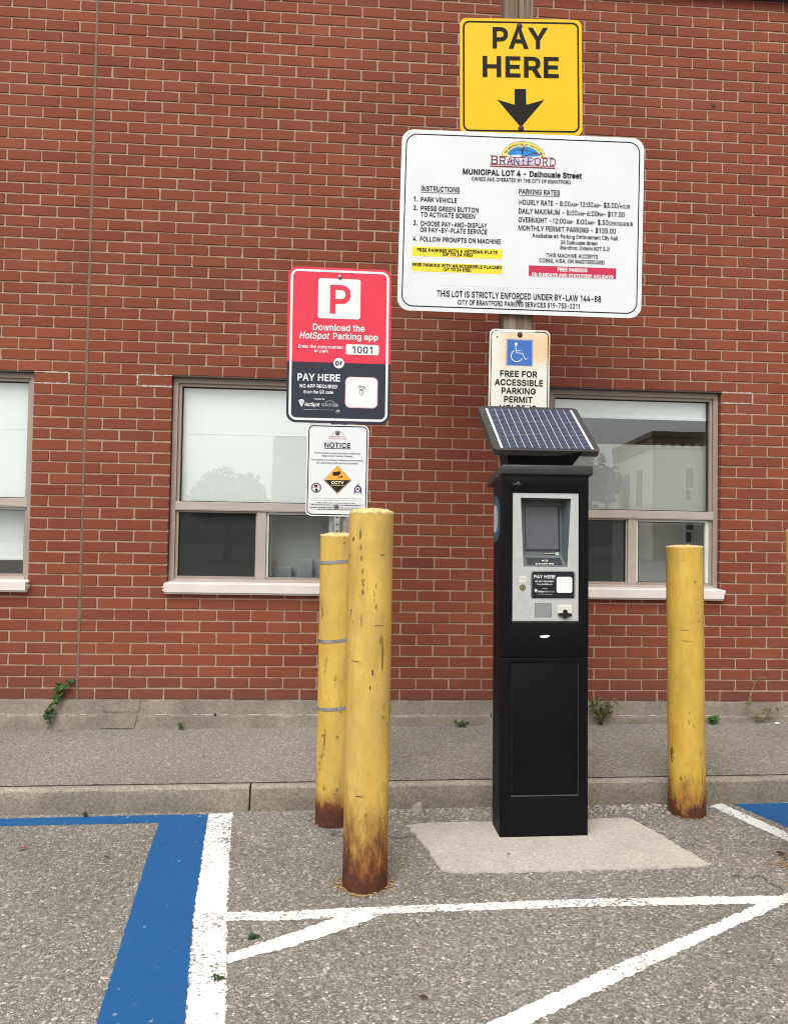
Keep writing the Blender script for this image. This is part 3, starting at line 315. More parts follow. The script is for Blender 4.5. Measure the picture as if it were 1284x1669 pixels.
def aggregate(t, lo=.085, mid=.30, hi=.70, tint=(1, .925, .80), scale=125, big=1.0):
    """worn asphalt: stones of mixed greys in dark binder. returns colour and bump normal"""
    v = t.voro(scale, out='Color'); sp = t.n.new('ShaderNodeSeparateColor'); t.link(v, sp.inputs[0])
    d = t.voro(scale, 'DISTANCE_TO_EDGE'); d1 = t.voro(scale)
    a = t.ramp(sp.outputs[0], [(0, lo * 1.6), (.25, mid * .62), (.6, mid), (.88, mid * 1.6), (.97, hi)])
    v2 = t.voro(scale * 2.4, out='Color'); sp2 = t.n.new('ShaderNodeSeparateColor'); t.link(v2, sp2.inputs[0])
    b = t.ramp(sp2.outputs[1], [(0, lo), (.5, mid * .85), (.93, mid * 1.4), (1, hi)])
    g = t.mix(t.ramp(t.noise(scale * .35, 2), [(.4, 0), (.62, 1)]), a, b)
    g = t.mix(t.ramp(d, [(0, .55), (.1, 0)]), g, lo)
    g = t.mix(1.0, g, tint, 'MULTIPLY')
    hue = t.ramp(sp.outputs[2], [(0, (1.05, .97, .9)), (.5, (1, 1, 1)), (1, (.95, 1, 1.04))])
    g = t.mix(.8, g, hue, 'MULTIPLY')
    lg = t.ramp(t.noise(1.1 * big, 5), [(.3, .84), (.7, 1.12)]); g = t.mix(1.0, g, lg, 'MULTIPLY')
    h = t.math('MULTIPLY_ADD', t.ramp(d, [(0, 0), (.25, 1)]), .6, t.math('MULTIPLY', sp.outputs[1], .6))
    h = t.math('ADD', h, t.math('MULTIPLY', t.noise(scale * 2.5, 3), .5))
    return g, h

def m_asphalt():
    t = NT('asphalt'); g, h = aggregate(t)
    st = t.ramp(t.noise(.9, 6, .65), [(.58, 0), (.72, .3)])
    g = t.mix(st, g, (.07, .066, .06))
    wv = t.n.new('ShaderNodeVectorMath'); wv.operation = 'ADD'; nz = t.n.new('ShaderNodeTexNoise'); nz.inputs['Scale'].default_value = 4; nz.inputs['Detail'].default_value = 6
    t.link(t.coord(), nz.inputs['Vector']); sc_ = t.n.new('ShaderNodeVectorMath'); sc_.operation = 'SCALE'; sc_.inputs['Scale'].default_value = .35; t.link(nz.outputs[1], sc_.inputs[0])
    t.link(t.coord(), wv.inputs[0]); t.link(sc_.outputs[0], wv.inputs[1])
    cr = t.math('MULTIPLY', t.ramp(t.voro(.62, 'DISTANCE_TO_EDGE', wv.outputs[0]), [(0, 1), (.0055, 0)]), t.ramp(t.noise(.8, 3), [(.52, 0), (.58, .8)]))
    g = t.mix(cr, g, (.045, .04, .034)); h = t.math('SUBTRACT', h, t.math('MULTIPLY', cr, 1.5))
    oil = t.ramp(t.noise(2.7, 5, .6), [(.66, 0), (.74, .5)]); g = t.mix(oil, g, (.10, .095, .088))
    return t.out(g, .9, t.bump(h, .75, .004), spec=.3)
def m_sidewalk():
    t = NT('sidewalk_asphalt'); g, h = aggregate(t, .13, .30, .48, (1, .91, .785), 140)
    return t.out(g, .92, t.bump(h, .7, .0035), spec=.3)
def m_paint(name, col, wear, rough=.6, seed=0.0):
    t = NT(name); g, h = aggregate(t)
    w1 = t.noise(26, 5, .7, t.mapping((1, 1, 1), loc=(seed, 0, 0))); w2 = t.noise(150, 3, .6); w3 = t.noise(3.1, 3, .5, t.mapping(loc=(seed, 4, 0)))
    vv = t.n.new('ShaderNodeSeparateColor'); t.link(t.voro(120, out='Color'), vv.inputs[0])
    s_ = t.math('ADD', t.math('MULTIPLY', w1, .34), t.math('ADD', t.math('MULTIPLY', t.math('ADD', t.math('MULTIPLY', vv.outputs[0], .16), t.math('MULTIPLY', w2, .3)), 1.0), t.math('MULTIPLY', w3, .35)))
    mask = t.ramp(s_, [(wear - .02, 0), (wear + .03, 1)])
    c = t.mix(t.noise(5, 4), tuple(v * .86 for v in col), col)
    c = t.mix(t.ramp(t.noise(60, 4), [(.6, 0), (.8, .35)]), c, tuple(min(1, v * .6 + .12) for v in col))
    c = t.mix(t.ramp(vv.outputs[1], [(.997, 0), (.999, .45)]), c, (.6, .6, .6))
    c = t.mix(mask, g, c)
    return t.out(c, t.math('MULTIPLY_ADD', mask, rough - .9, .9), t.bump(h, .5, .0028), spec=.35)
def m_concrete(name, col, scale=1.0, stain=.5, rough=.9, speck=.3):
    t = NT(name)
    n1 = t.noise(3.5 * scale, 6, .65); n2 = t.noise(45 * scale, 4); v = t.voro(150 * scale, out='Color')
    sp = t.n.new('ShaderNodeSeparateColor'); t.link(v, sp.inputs[0])
    c = t.mix(t.ramp(n1, [(.3, 0), (.7, 1)]), tuple(k * (1 - .35 * stain) for k in col), tuple(k * (1 + .15 * stain) for k in col))
    c = t.mix(t.ramp(n2, [(.35, .25), (.6, 0)]), c, tuple(k * .55 for k in col))
    c = t.mix(speck, c, t.mix(1.0, c, t.ramp(sp.outputs[0], [(0, .45), (.5, 1), (1, 1.45)]), 'MULTIPLY'))
    sm = t.ramp(t.noise(9 * scale, 6, .7, t.mapping((1, 1, 2.2))), [(.55, 0), (.75, .45 * stain)])
    c = t.mix(sm, c, tuple(k * f for k, f in zip(col, (.42, .42, .38))))
    h = t.math('ADD', t.math('MULTIPLY', n2, .5), t.math('ADD', sp.outputs[1], t.noise(220 * scale, 3)))
    return t.out(c, rough, t.bump(h, .45, .002), spec=.3)
def m_brick():
    t = NT('brick_clay'); a = t.attr('tint')
    c = t.ramp(a, [(0, (.17, .042, .024)), (.25, (.205, .050, .027)), (.55, (.235, .058, .030)), (.85, (.265, .070, .034)), (1, (.30, .088, .042))])
    n = t.noise(26, 5, .6); c = t.mix(t.ramp(n, [(.3, .0), (.75, .3)]), c, (.19, .062, .043))
    c = t.mix(t.ramp(t.noise(95, 4), [(.55, 0), (.8, .35)]), c, (.15, .035, .028))
    c = t.mix(t.ramp(t.noise(1.3, 5), [(.42, 0), (.7, .4)]), c, (.25, .085, .05))
    c = t.mix(1.0, c, t.ramp(t.noise(.9, 6, .6, t.mapping((1, 1, .6), loc=(3, 0, 0))), [(.3, .84), (.7, 1.1)]), 'MULTIPLY')
    # dirt splashed up from the pavement and pale scuffs on the lowest courses
    z = t.sep()[2]; low = t.math('MULTIPLY', t.ramp(t.math('SUBTRACT', z, ZB), [(0, 1), (.22, 0)]), t.ramp(t.noise(7, 6, .7), [(.3, .2), (.65, .8)]))
    c = t.mix(low, c, (.13, .055, .042))
    scr = t.math('MULTIPLY', t.ramp(t.noise(7, 5, .8, t.mapping((1, 1, 1.7)), 1.6), [(.66, 0), (.7, .3)]), t.ramp(t.math('SUBTRACT', z, ZB), [(.1, 1), (.6, 0)]))
    c = t.mix(scr, c, (.55, .36, .29))
    return t.out(c, .88, t.bump(t.math('ADD', t.noise(140, 4), t.math('MULTIPLY', t.noise(30, 3), 1.2)), .4, .0022), spec=.25)
def m_mortar():
    t = NT('mortar'); n = t.noise(20, 5)
    c = t.mix(t.ramp(n, [(.3, 0), (.7, 1)]), (.34, .225, .16), (.46, .32, .235))
    c = t.mix(t.ramp(t.noise(2.2, 4), [(.5, 0), (.75, .4)]), c, (.36, .27, .22))
    return t.out(c, .95, t.bump(t.noise(230, 4), .6, .0018), spec=.2)
def m_sign(name, col, var=.05, rough=.42, dirt=.12):
    t = NT(name)
    c = t.mix(t.ramp(t.noise(5, 5), [(.35, 0), (.7, 1)]), tuple(v * (1 - var) for v in col), col)
    d = t.ramp(t.noise(7, 6, .7, t.mapping((5, .7, 1))), [(.55, 0), (.8, dirt)])
    c = t.mix(d, c, tuple(v * .6 + .03 for v in col))
    return t.out(c, t.math('MULTIPLY_ADD', t.noise(18), .15, rough), t.bump(t.noise(4, 2), .12, .002), spec=.2)
def m_bollard(name, rust_h, soft, seed, col=(.64, .405, .060)):
    t = NT(name); z = t.sep()[2]
    vec = t.mapping((1, 1, .55), loc=(seed, seed, 0))
    n = t.noise(9, 6, .65, vec); n2 = t.noise(38, 5, .7, vec); st = t.noise(30, 5, .65, t.mapping((1, 1, .16), loc=(seed, 0, 0)))
    c = t.mix(t.ramp(n, [(.32, 0), (.68, 1)]), tuple(k * f for k, f in zip(col, (.86, .80, .9))), tuple(k * f for k, f in zip(col, (1.12, 1.2, 1.9))))
    # grime: grey-green streaks and speckles
    c = t.mix(t.ramp(st, [(.5, 0), (.72, .5)]), c, (.36, .25, .085))
    c = t.mix(t.ramp(n2, [(.60, 0), (.72, .45)]), c, (.36, .22, .045))
    chips = t.math('MULTIPLY', t.ramp(t.noise(13, 6, .75, t.mapping((1, 1, .4), loc=(seed, 2, 0))), [(.612, 0), (.632, 1)]), .85)
    c = t.mix(chips, c, (.115, .062, .022))
    run = t.math('MULTIPLY', t.ramp(t.noise(34, 4, .6, t.mapping((1, 1, .07), loc=(seed, 3, 0))), [(.56, 0), (.64, .85)]), t.ramp(t.math('ADD', z, t.math('MULTIPLY', n2, .12)), [(rust_h + .05, 1), (rust_h + .26, 0)]))
    c = t.mix(t.math('MULTIPLY', run, t.ramp(t.noise(50, 4), [(.4, .2), (.6, 1)])), c, (.25, .095, .022))
    bl_ = t.ramp(t.noise(4.2, 6, .7, t.mapping((1, 1, .5), loc=(seed, 9, 0))), [(.48, 0), (.66, .45)]); c = t.mix(bl_, c, (.42, .30, .10))
    # rust climbing from the ground with a ragged top
    e = t.math('ADD', t.math('MULTIPLY', t.math('SUBTRACT', t.noise(17, 6, .7, t.mapping((1, 1, .35), loc=(seed, 7, 0))), .5), soft * 2.4),
               t.math('MULTIPLY', t.math('SUBTRACT', n2, .5), soft * .9))
    lv = t.math('ADD', z, e)
    streak = t.ramp(lv, [(rust_h * .8, 1), (rust_h * .8 + soft * .5, .55), (rust_h + soft, 0)])
    core = t.ramp(lv, [(rust_h * .5, 1), (rust_h * .5 + .05, 0)])
    rust = t.ramp(t.noise(32, 6, .7, vec), [(.3, (.085, .024, .010)), (.5, (.17, .050, .015)), (.7, (.30, .105, .025))])
    dark = t.ramp(t.noise(60, 5, .7, vec), [(.3, (.04, .014, .008)), (.7, (.12, .036, .015))])
    c = t.mix(streak, c, rust); c = t.mix(core, c, dark)
    rm = t.math('MAXIMUM', streak, core)
    h = t.math('ADD', t.math('MULTIPLY', n, .8), t.math('MULTIPLY', t.noise(110, 4), .35))
    h = t.math('SUBTRACT', h, t.math('MULTIPLY', t.math('MAXIMUM', rm, chips), .3))
    return t.out(c, t.math('MULTIPLY_ADD', rm, .35, .5), t.bump(h, .35, .004), spec=.4)
def m_wood():
    t = NT('weathered_wood')
    g = t.noise(70, 6, .7, t.mapping((1, 1, .02))); g2 = t.noise(26, 5, .6, t.mapping((1, 1, .05)), 1.0)
    c = t.ramp(g, [(.30, (.055, .037, .024)), (.47, (.20, .145, .10)), (.58, (.29, .22, .16)), (.78, (.42, .34, .26))])
    c = t.mix(t.ramp(g2, [(.45, 0), (.7, .6)]), c, (.12, .078, .048))
    kn = t.ramp(t.voro(5.5, vec=t.mapping((1, 1, .45))), [(.05, .8), (.13, 0)]); c = t.mix(kn, c, (.06, .036, .022))
    return t.out(c, .9, t.bump(g, .9, .004), spec=.2)
def m_glass(ior=2.75, tint=(.945, .97, .96)):
    t = NT('window_glass'); t.n.remove(t.p)
    tr = t.n.new('ShaderNodeBsdfTransparent'); tr.inputs[0].default_value = (*tint, 1)
    gl = t.n.new('ShaderNodeBsdfGlossy'); gl.inputs['Roughness'].default_value = 0.0; gl.inputs[0].default_value = (.97, 1, .985, 1)
    t.link(t.bump(t.noise(1.6, 2), .03, .01), gl.inputs['Normal'])
    f0 = ((ior - 1) / (ior + 1)) ** 2; lw = t.n.new('ShaderNodeLayerWeight'); lw.inputs[0].default_value = .5
    fr = t.math('MULTIPLY_ADD', t.math('POWER', lw.outputs['Facing'], 5.0), 1 - f0, f0)
    ms = t.n.new('ShaderNodeMixShader'); t.link(fr, ms.inputs[0]); t.link(tr.outputs[0], ms.inputs[1]); t.link(gl.outputs[0], ms.inputs[2])
    t.link(ms.outputs[0], t.n['Material Output'].inputs[0]); return t.m
def m_leaf(name, a, b):
    t = NT(name); oi = t.attr('tint')
    c = t.mix(oi, a, b); return t.out(c, .6, spec=.3)

M = dict(
    asphalt=m_asphalt(), walk=m_sidewalk(),
    kerb=m_concrete('kerb_concrete', (.235, .205, .155), 1.0, .9, speck=.5), kerbtop=m_concrete('lit_kerb_top', (.33, .29, .225), 1.0, .8, speck=.5),  # kerb top faces: overhead light put in as a paler concrete
    patch=m_concrete('repair_mortar', (.20, .18, .14), 2, .8), found=m_concrete('foundation_concrete', (.31, .27, .21), 1.0, 1.0, speck=.35),
    pad=m_concrete('pad_concrete', (.52, .475, .405), 1.3, .35, speck=.35),
    brick=m_brick(), mortar=m_mortar(),
    caulk=plain('joint_sealant', (.19, .105, .07), .8, var=.25, scale=30, bump=.3),
    smear=plain('mortar_smear', (.47, .385, .34), .95, var=.2, scale=60, bump=.4),
    casing=plain('window_metal', (.335, .275, .225), .45, var=.06, scale=8),
    casing_dark=plain('window_channel', (.13, .105, .085), .5),
    casing_light=plain('window_rail', (.43, .365, .315), .42, var=.05, scale=8),
    sill=plain('sill_metal', (.72, .655, .60), .45, var=.05, scale=9),
    sash=plain('sash_metal', (.62, .64, .63), .35), gasket=plain('gasket_rubber', (.012, .012, .012), .6),
    glass=m_glass(), blind=plain('blind_fabric', (.86, .89, .87), .8, var=.02, scale=5),
    screen=plain('screen_mesh', (.040, .043, .043), .9, var=.15, scale=300),
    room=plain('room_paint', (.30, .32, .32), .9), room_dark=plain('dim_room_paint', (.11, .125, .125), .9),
    shade=plain('shade_fabric', (.55, .58, .55), .9, var=.03, scale=4),
    trim=plain('roof_flashing', (.055, .042, .035), .5),
    wood=m_wood(), galv=plain('galvanised_steel', (.42, .44, .45), .42, metal=.75, var=.2, scale=25),
    s_back=plain('sign_aluminium', (.50, .51, .52), .45, metal=.6, var=.1),
    s_white=m_sign('sign_white', (.735, .76, .765)), s_white2=m_sign('sticker_white', (.77, .785, .785), .02, dirt=.03),
    s_yellow=m_sign('sign_yellow', (.82, .50, .008), .05), s_black=plain('sign_black', (.010, .009, .008), .6, var=.1),
    s_red=m_sign('sign_red', (.74, .048, .082), .04), s_dark=m_sign('sign_charcoal', (.034, .038, .056), .08),
    s_text=plain('print_grey', (.010, .010, .012), .6), s_maroon=plain('print_maroon', (.20, .016, .042), .5),
    s_box=plain('sticker_red', (.55, .035, .085), .5), s_ybox=plain('sticker_yellow', (.80, .66, .05), .5),
    s_lemon=plain('logo_yellow', (.78, .66, .13), .5), s_sky=plain('logo_blue', (.035, .24, .58), .5), s_lav=plain('logo_lavender', (.55, .53, .66), .5),
    s_navy=plain('logo_navy', (.05, .045, .14), .5), s_pink=plain('logo_pink', (.70, .40, .43), .5),
    s_orange=plain('print_amber', (.78, .36, .045), .5), s_brown=plain('print_umber', (.030, .018, .012), .5), s_cream=plain('print_cream', (.85, .74, .50), .5),
    s_grey=plain('print_pale_grey', (.45, .46, .48), .5), s_isa=plain('access_blue', (.035, .135, .46), .45),
    bolt=plain('bolt_steel', (.20, .20, .20), .4, metal=.7), bolt_rust=plain('bolt_rust', (.045, .020, .012), .7, var=.3, scale=80),
    black=plain('black_powder_coat', (.0036, .0033, .0042), .5, var=.3, scale=40, bump=.06, spec=.15),
    cap=plain('black_cap', (.030, .030, .030), .45, var=.2, scale=30),
    silver=plain('brushed_aluminium', (.50, .51, .495), .45, metal=.15, var=.06, scale=40),
    recess=plain('recess_plastic', (.095, .115, .115), .55), bezel=plain('bezel', (.007, .007, .012), .4),
    lcd=plain('screen_glass', (.085, .085, .096), .35, var=.05), green=plain('green_key', (.40, .58, .44), .4),
    brass=plain('brass', (.50, .40, .15), .3, metal=.8), flap=plain('grey_flap', (.25, .255, .26), .5),
    label_m=plain('cream_label', (.72, .70, .60), .5), pvframe=plain('panel_frame', (.040, .037, .035), .6, var=.12, scale=60),
    pv=None, pvline=plain('cell_ribbon', (.80, .82, .84), .4), pvfine=plain('cell_finger', (.22, .24, .28), .4),
    disc=plain('sticker_blue', (.03, .11, .17), .4),
    soil=plain('gap_dirt', (.045, .036, .028), .95, var=.5, scale=60), stone=m_concrete('rock', (.36, .31, .28), 4, .6), pebble=plain('pebble', (.36, .33, .29), .9, var=.4, scale=20),
    leaf=m_leaf('vine_leaf', (.018, .050, .010), (.060, .115, .026)), leaf2=m_leaf('weed_leaf', (.060, .085, .022), (.17, .16, .05)),
    stem=plain('stem', (.12, .085, .04), .8), dry=plain('dry_stalk', (.40, .32, .18), .9), deadleaf=plain('dead_leaf', (.055, .030, .020), .8, var=.3, scale=60),
    redleaf=plain('red_leaf', (.25, .06, .04), .7),
    vanpaint=plain('van_paint', (.42, .43, .42), .4, var=.04), cream=plain('cream_brick', (.80, .745, .63), .9, var=.05), cornice=plain('cornice_paint', (.26, .20, .13), .8), bark=plain('bark', (.10, .075, .055), .9),
    treeleaf=m_leaf('tree_leaf', (.020, .045, .012), (.07, .12, .03)),
)
def _pv():
    t = NT('solar_cell'); v = t.voro(70, vec=t.mapping((1, .45, 1)), out='Color'); sp = t.n.new('ShaderNodeSeparateColor'); t.link(v, sp.inputs[0])
    c = t.ramp(sp.outputs[0], [(0, (.014, .020, .042)), (.6, (.020, .028, .065)), (1, (.028, .032, .11))])
    return t.out(c, .35, spec=.55)
M['pv'] = _pv()

# ================================================================ SETTING: ground
def ragged(pts, step=.05, amp=.004, rr=rnd):
    o = []
    for a, b in zip(pts, pts[1:] + pts[:1]):
        a = Vector(a); b = Vector(b); n = max(1, int((b - a).length / step))
        for k in range(n):
            p = a.lerp(b, k / n)
            o.append(Vector((p.x + rr.uniform(-amp, amp), p.y + rr.uniform(-amp, amp), 0)))
    return o
def sheet(name, pts, mat, h, rag=True, kind='structure', step=.009, amp=.003):
    P = [Vector((p[0], p[1], 0)) for p in pts]
    if rag: P = ragged(P, step, amp)
    mb = MB(); lp = [(p.x * 1000, p.y * 1000) for p in P]
    if sum(lp[i - 1][0] * lp[i][1] - lp[i][0] * lp[i - 1][1] for i in range(len(lp))) < 0: lp.reverse()
    for t in fill([lp]): mb.face([(x / 1000, y / 1000, lot_z(x / 1000) + h) for x, y in t])
    bmesh.ops.remove_doubles(mb.b, verts=mb.b.verts[:], dist=1e-6)
    o = mb.build(name, mat)
    if o.data.polygons[0].normal.z < 0: o.data.flip_normals()
    if kind: o['kind'] = kind
    return o
KF, KB = -0.985, -0.925           # kerb front foot, kerb back
E_ = 60
mb = MB()
mb.face([(-E_, -E_ * 1.3, lot_z(-E_)), (E_, -E_ * 1.3, lot_z(E_)), (E_, KF + .03, lot_z(E_)), (-E_, KF + .03, lot_z(-E_))])
tag(mb.build('parking_lot', M['asphalt']), kind='structure')
def walk_z(x, y):                 # y from 0 (wall) to KB (kerb)
    k = max(0, min(1, y / KB)); return ZB + (-.172 + .0115 * x) * (1 - k) + (-.2035 + .0115 * x) * k
mb = MB(); N = 60
for i in range(N):
    x0, x1 = -9 + 20 * i / N, -9 + 20 * (i + 1) / N
    mb.face([(x0, KB - .002, walk_z(x0, KB)), (x1, KB - .002, walk_z(x1, KB)), (x1, .06, walk_z(x1, .06)), (x0, .06, walk_z(x0, .06))])
tag(mb.build('sidewalk', M['walk']), kind='structure')
# kerb: two cast lengths with an open joint between them
jx = on_y(407, 1300, KF).x
def kerb(xa, xb):
    mb = MB(); n = max(2, int((xb - xa) / .08)); rows = []
    for i in range(n + 1):
        x = xa + (xb - xa) * i / n; zt = walk_z(x, KB) + .002; zf = lot_z(x) - .02
        j = rnd.uniform(-.0015, .0015)
        prof = [(KB, zf), (KB, zt - .012), (KB - .006, zt), (KB - .028, zt + .001), (KB - .038 + j, zt - .004), (KB - .046 + j + rnd.gauss(0, .001), zt - .014 + rnd.gauss(0, .0015)), (KF + .004 + j, zf + .05), (KF, zf)]
        rows.append([mb.b.verts.new((x, y, z)) for y, z in prof])
    for A, B in zip(rows, rows[1:]):
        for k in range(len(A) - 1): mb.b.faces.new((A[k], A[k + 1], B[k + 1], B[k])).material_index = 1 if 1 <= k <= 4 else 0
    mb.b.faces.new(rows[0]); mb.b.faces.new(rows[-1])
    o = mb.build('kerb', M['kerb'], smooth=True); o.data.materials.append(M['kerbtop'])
    return tag(o, kind='structure')
kerb(-9, jx - .004); kerb(jx + .004, 11)

mb = MB(); n = 400; pr = None
for i in range(n + 1):                        # dirt filled gap between kerb and walk
    x = -2 + 9 * i / n; w_ = .004 + abs(rnd.gauss(0, .003)); q = [(x, KB - .003, walk_z(x, KB) + .0035), (x, KB + w_, walk_z(x, KB) + .0030)]
    if pr: mb.face([pr[0], q[0], q[1], pr[1]])
    pr = q
tag(mb.build('kerb_gap', M['soil'], fix=False), kind='structure')
px = lambda *q: [on_lot(a, b) for a, b in q]
BLUE, BLUE2, WHITE, WHITE2 = m_paint('blue_road_paint', (.009, .108, .30), .385, .55, 1), None, m_paint('white_road_paint', (.84, .85, .83), .485, .6, 3), m_paint('thin_white_road_paint', (.82, .82, .78), .480, .6, 8)
# blue outline of the left stall
L0 = px((-260, 1341), (275, 1328), (339, 1327.3), (316, 1486), (300.5, 1672), (280, 1900), (118, 1900), (157, 1669), (197, 1540), (240, 1399), (260, 1341.5), (-260, 1352))
sheet('blue_stall_line', L0, M.setdefault('bluep', BLUE), .0010, amp=.0025)
sheet('white_stall_line', px((340, 1326.6), (379.5, 1325.2), (374, 1400), (370.8, 1475), (369.4, 1565), (369, 1672), (367, 1900), (282, 1900), (302.5, 1672), (316.5, 1488)), WHITE, .0014, amp=.0048)
sheet('white_marking', px((317, 1487.5), (370.6, 1487), (468, 1486), (565, 1480.6), (622, 1478), (760, 1473), (961, 1465.4), (1242, 1460.6), (1420, 1457), (1420, 1466), (1207, 1474), (961, 1478.4), (640, 1489.5), (470, 1501), (370.6, 1501.5), (316, 1502)), WHITE2, .0018, amp=.0045)
sheet('white_marking', px((371.7, 1555.9), (457.6, 1527), (565, 1490), (625, 1480), (640, 1483), (624, 1491), (572, 1513), (472, 1545), (371.7, 1571)), WHITE2, .0022, amp=.0045)
sheet('white_marking', px((1242, 1470.7), (1141.5, 1515.8), (991, 1578.5), (855.6, 1641), (785, 1672), (600, 1760), (690, 1760), (860, 1672), (991, 1608.6), (1141.5, 1536), (1290, 1469), (1420, 1420), (1420, 1408)), WHITE2, .0022, amp=.0045)
a, b, c, d = px((1157.9, 1314.5), (1300, 1379), (1300, 1365.5), (1173.7, 1309.5))
dr = (b - a).normalized()
sheet('white_stall_line', [a, a + dr * 3.2, d + dr * 3.2, d], WHITE, .0014, amp=.0048)
e = px((1200, 1310.5))[0]; off = Vector((.30, 0, 0))
sheet('blue_stall_line', [d + (e - d) * .75, d + (e - d) * .75 + dr * 3.1, e + dr * 3.1 + off, e + dr * .09 + off, e + dr * .09 + Vector((2.5, 0.02, 0)), e + Vector((2.5, .02, 0)), e], BLUE, .0010, amp=.0025)
# concrete pad under the machine
P = ragged([Vector((p.x, p.y, 0)) for p in px((663, 1346), (700, 1343), (803, 1341), (1010, 1335), (1030, 1337), (1075, 1362), (1118, 1388), (1158, 1411), (1090, 1416), (930, 1420), (760, 1424), (722, 1421), (700, 1392))], .02, .006)
mb = MB(); A = [mb.b.verts.new((p.x, p.y, lot_z(p.x) - .01)) for p in P]; B = [mb.b.verts.new((p.x, p.y, lot_z(p.x) + .006)) for p in P]
mb.b.faces.new(B)
for i in range(len(P)): mb.b.faces.new((A[i], A[(i + 1) % len(P)], B[(i + 1) % len(P)], B[i]))
bmesh.ops.triangulate(mb.b, faces=[f for f in mb.b.faces if len(f.verts) > 4], ngon_method='EAR_CLIP')
tag(mb.build('concrete_pad', M['pad']), kind='structure')

# ================================================================ BUILDING
bld = thing('brick_building', 'long red brick building with three brown framed windows behind the signs', 'building', Vector((2, 0, 0)))
bld_inv = bld.matrix_world.inverted()
def bpart(mb, name, mat, parent=bld, **k):
    for v in mb.b.verts: v.co = bld_inv @ v.co
    return mb.build(name, mat, parent, **k)
LB, CB = .2, .2 / 3
TOP = -5                                     # first course (counted down from the roof edge)
XA, XB = -4.6, 8.2
def cz(k): return ZB + (62 - k) * CB         # height of bed joint k
OPEN = [(-7 * LB, -1.5 * LB), (2.5 * LB, 8 * LB), (14 * LB, 19.5 * LB)]
wall = MB(); tint = []
lay = wall.b.verts.layers.float.new('tint')
J = .0046
def brick(x0, x1, z0, z1, tv):
    pts = []
    jt = lambda s=.0007: rnd.gauss(0, s)
    z0 += jt(.0006); z1 += jt(.0006)
    nx = max(1, int((x1 - x0) / .045)); w_ = x1 - x0
    ts = [.004 / w_] + [.02 / w_ + (1 - .04 / w_) * k / nx for k in range(nx + 1)] + [1 - .004 / w_]
    c4 = [.002 + (abs(rnd.gauss(0, .0025)) if rnd.random() < .5 else 0) for _ in range(4)]
    pts.append((x0 + jt(), z0 + c4[0]))
    for t_ in ts: pts.append((x0 + w_ * t_, z0 + jt(.0005)))
    pts.append((x1 + jt(), z0 + c4[1])); pts.append((x1 + jt(), (z0 + z1) / 2)); pts.append((x1 + jt(), z1 - c4[2]))
    for t_ in reversed(ts): pts.append((x0 + w_ * t_, z1 + jt(.0005)))
    pts.append((x0 + jt(), z1 - c4[3])); pts.append((x0 + jt(), (z0 + z1) / 2))
    y = rnd.gauss(0, .0008); cx, cz_ = (x0 + x1) / 2, (z0 + z1) / 2
    B = MB; bb = wall.b
    ins = .0022
    V = []
    for yy, s in ((y + .014, 0), (y + .002, 0), (y, ins)):
        r_ = []
        for (a_, b_) in pts:
            a2 = a_ + (s if a_ < cx - .001 else -s if a_ > cx + .001 else 0) * (1 if abs(a_ - cx) > (x1 - x0) / 2 - .01 else 0); b2 = b_ + (s if b_ < cz_ - .001 else -s if b_ > cz_ + .001 else 0)
            v = bb.verts.new((a2, yy, b2)); v[lay] = tv; r_.append(v)
        V.append(r_)
    n = len(pts)
    for A_, B_ in ((V[0], V[1]), (V[1], V[2])):
        for i in range(n): bb.faces.new((A_[i], A_[(i + 1) % n], B_[(i + 1) % n], B_[i]))
    bb.faces.new(V[2])
for k in range(TOP, 62):
    z0, z1 = cz(k + 1) + J, cz(k) - J
    off = 0.0 if k % 2 == 0 else .5
    n0 = math.floor(XA / LB)
    blk = OPEN if 33 <= k <= 51 else []
    for i in range(n0, math.ceil(XB / LB) + 1):
        a_, b_ = (i + off) * LB, (i + 1 + off) * LB
        segs = [(a_, b_)]
        if a_ < -1e-6 and b_ > 1e-6: segs = [(a_, 0), (0, b_)]
        for (s0, s1) in segs:
            l_, r_ = max(s0, XA), min(s1, XB)
            tv = min(1, max(0, rnd.gauss(.5, .15) + (rnd.choice((-.28, .25)) if rnd.random() < .05 else 0)))
            for o0, o1 in blk:
                if l_ >= o0 - 1e-6 and r_ <= o1 + 1e-6: l_ = r_
                elif l_ < o0 < r_: r_ = o0
                elif l_ < o1 < r_: l_ = o1
            if r_ - l_ < .02: continue
            jl = .0075 if abs(l_) < 1e-6 else (0.001 if any(abs(l_ - q) < 1e-6 for o in blk for q in o) else J)
            jr = .0075 if abs(r_) < 1e-6 else (0.001 if any(abs(r_ - q) < 1e-6 for o in blk for q in o) else J)
            brick(l_ + jl + rnd.gauss(0, .0006), r_ - jr + rnd.gauss(0, .0006), z0, z1, tv)
# mortar bed (with the openings left free), reveals
mb = MB()
MY = .0042
zt, zh, zs = cz(TOP) , cz(33), cz(51.67)
def quad_y(x0, x1, z0, z1, y): mb.face([(x0, y, z0), (x1, y, z0), (x1, y, z1), (x0, y, z1)])
quad_y(XA, XB, zh, zt, MY); quad_y(XA, XB, cz(62), cz(52), MY)
xs = [XA] + [q for o in OPEN for q in o] + [XB]
for i in range(0, len(xs), 2): quad_y(xs[i], xs[i + 1], cz(52), zh, MY)
for o0, o1 in OPEN:
    for x in (o0, o1): mb.face([(x, MY, cz(52)), (x, .12, cz(52)), (x, .12, zh), (x, MY, zh)])
    mb.face([(o0, MY, zh), (o1, MY, zh), (o1, .12, zh), (o0, .12, zh)])
bpart(mb, 'mortar', M['mortar'], fix=False)
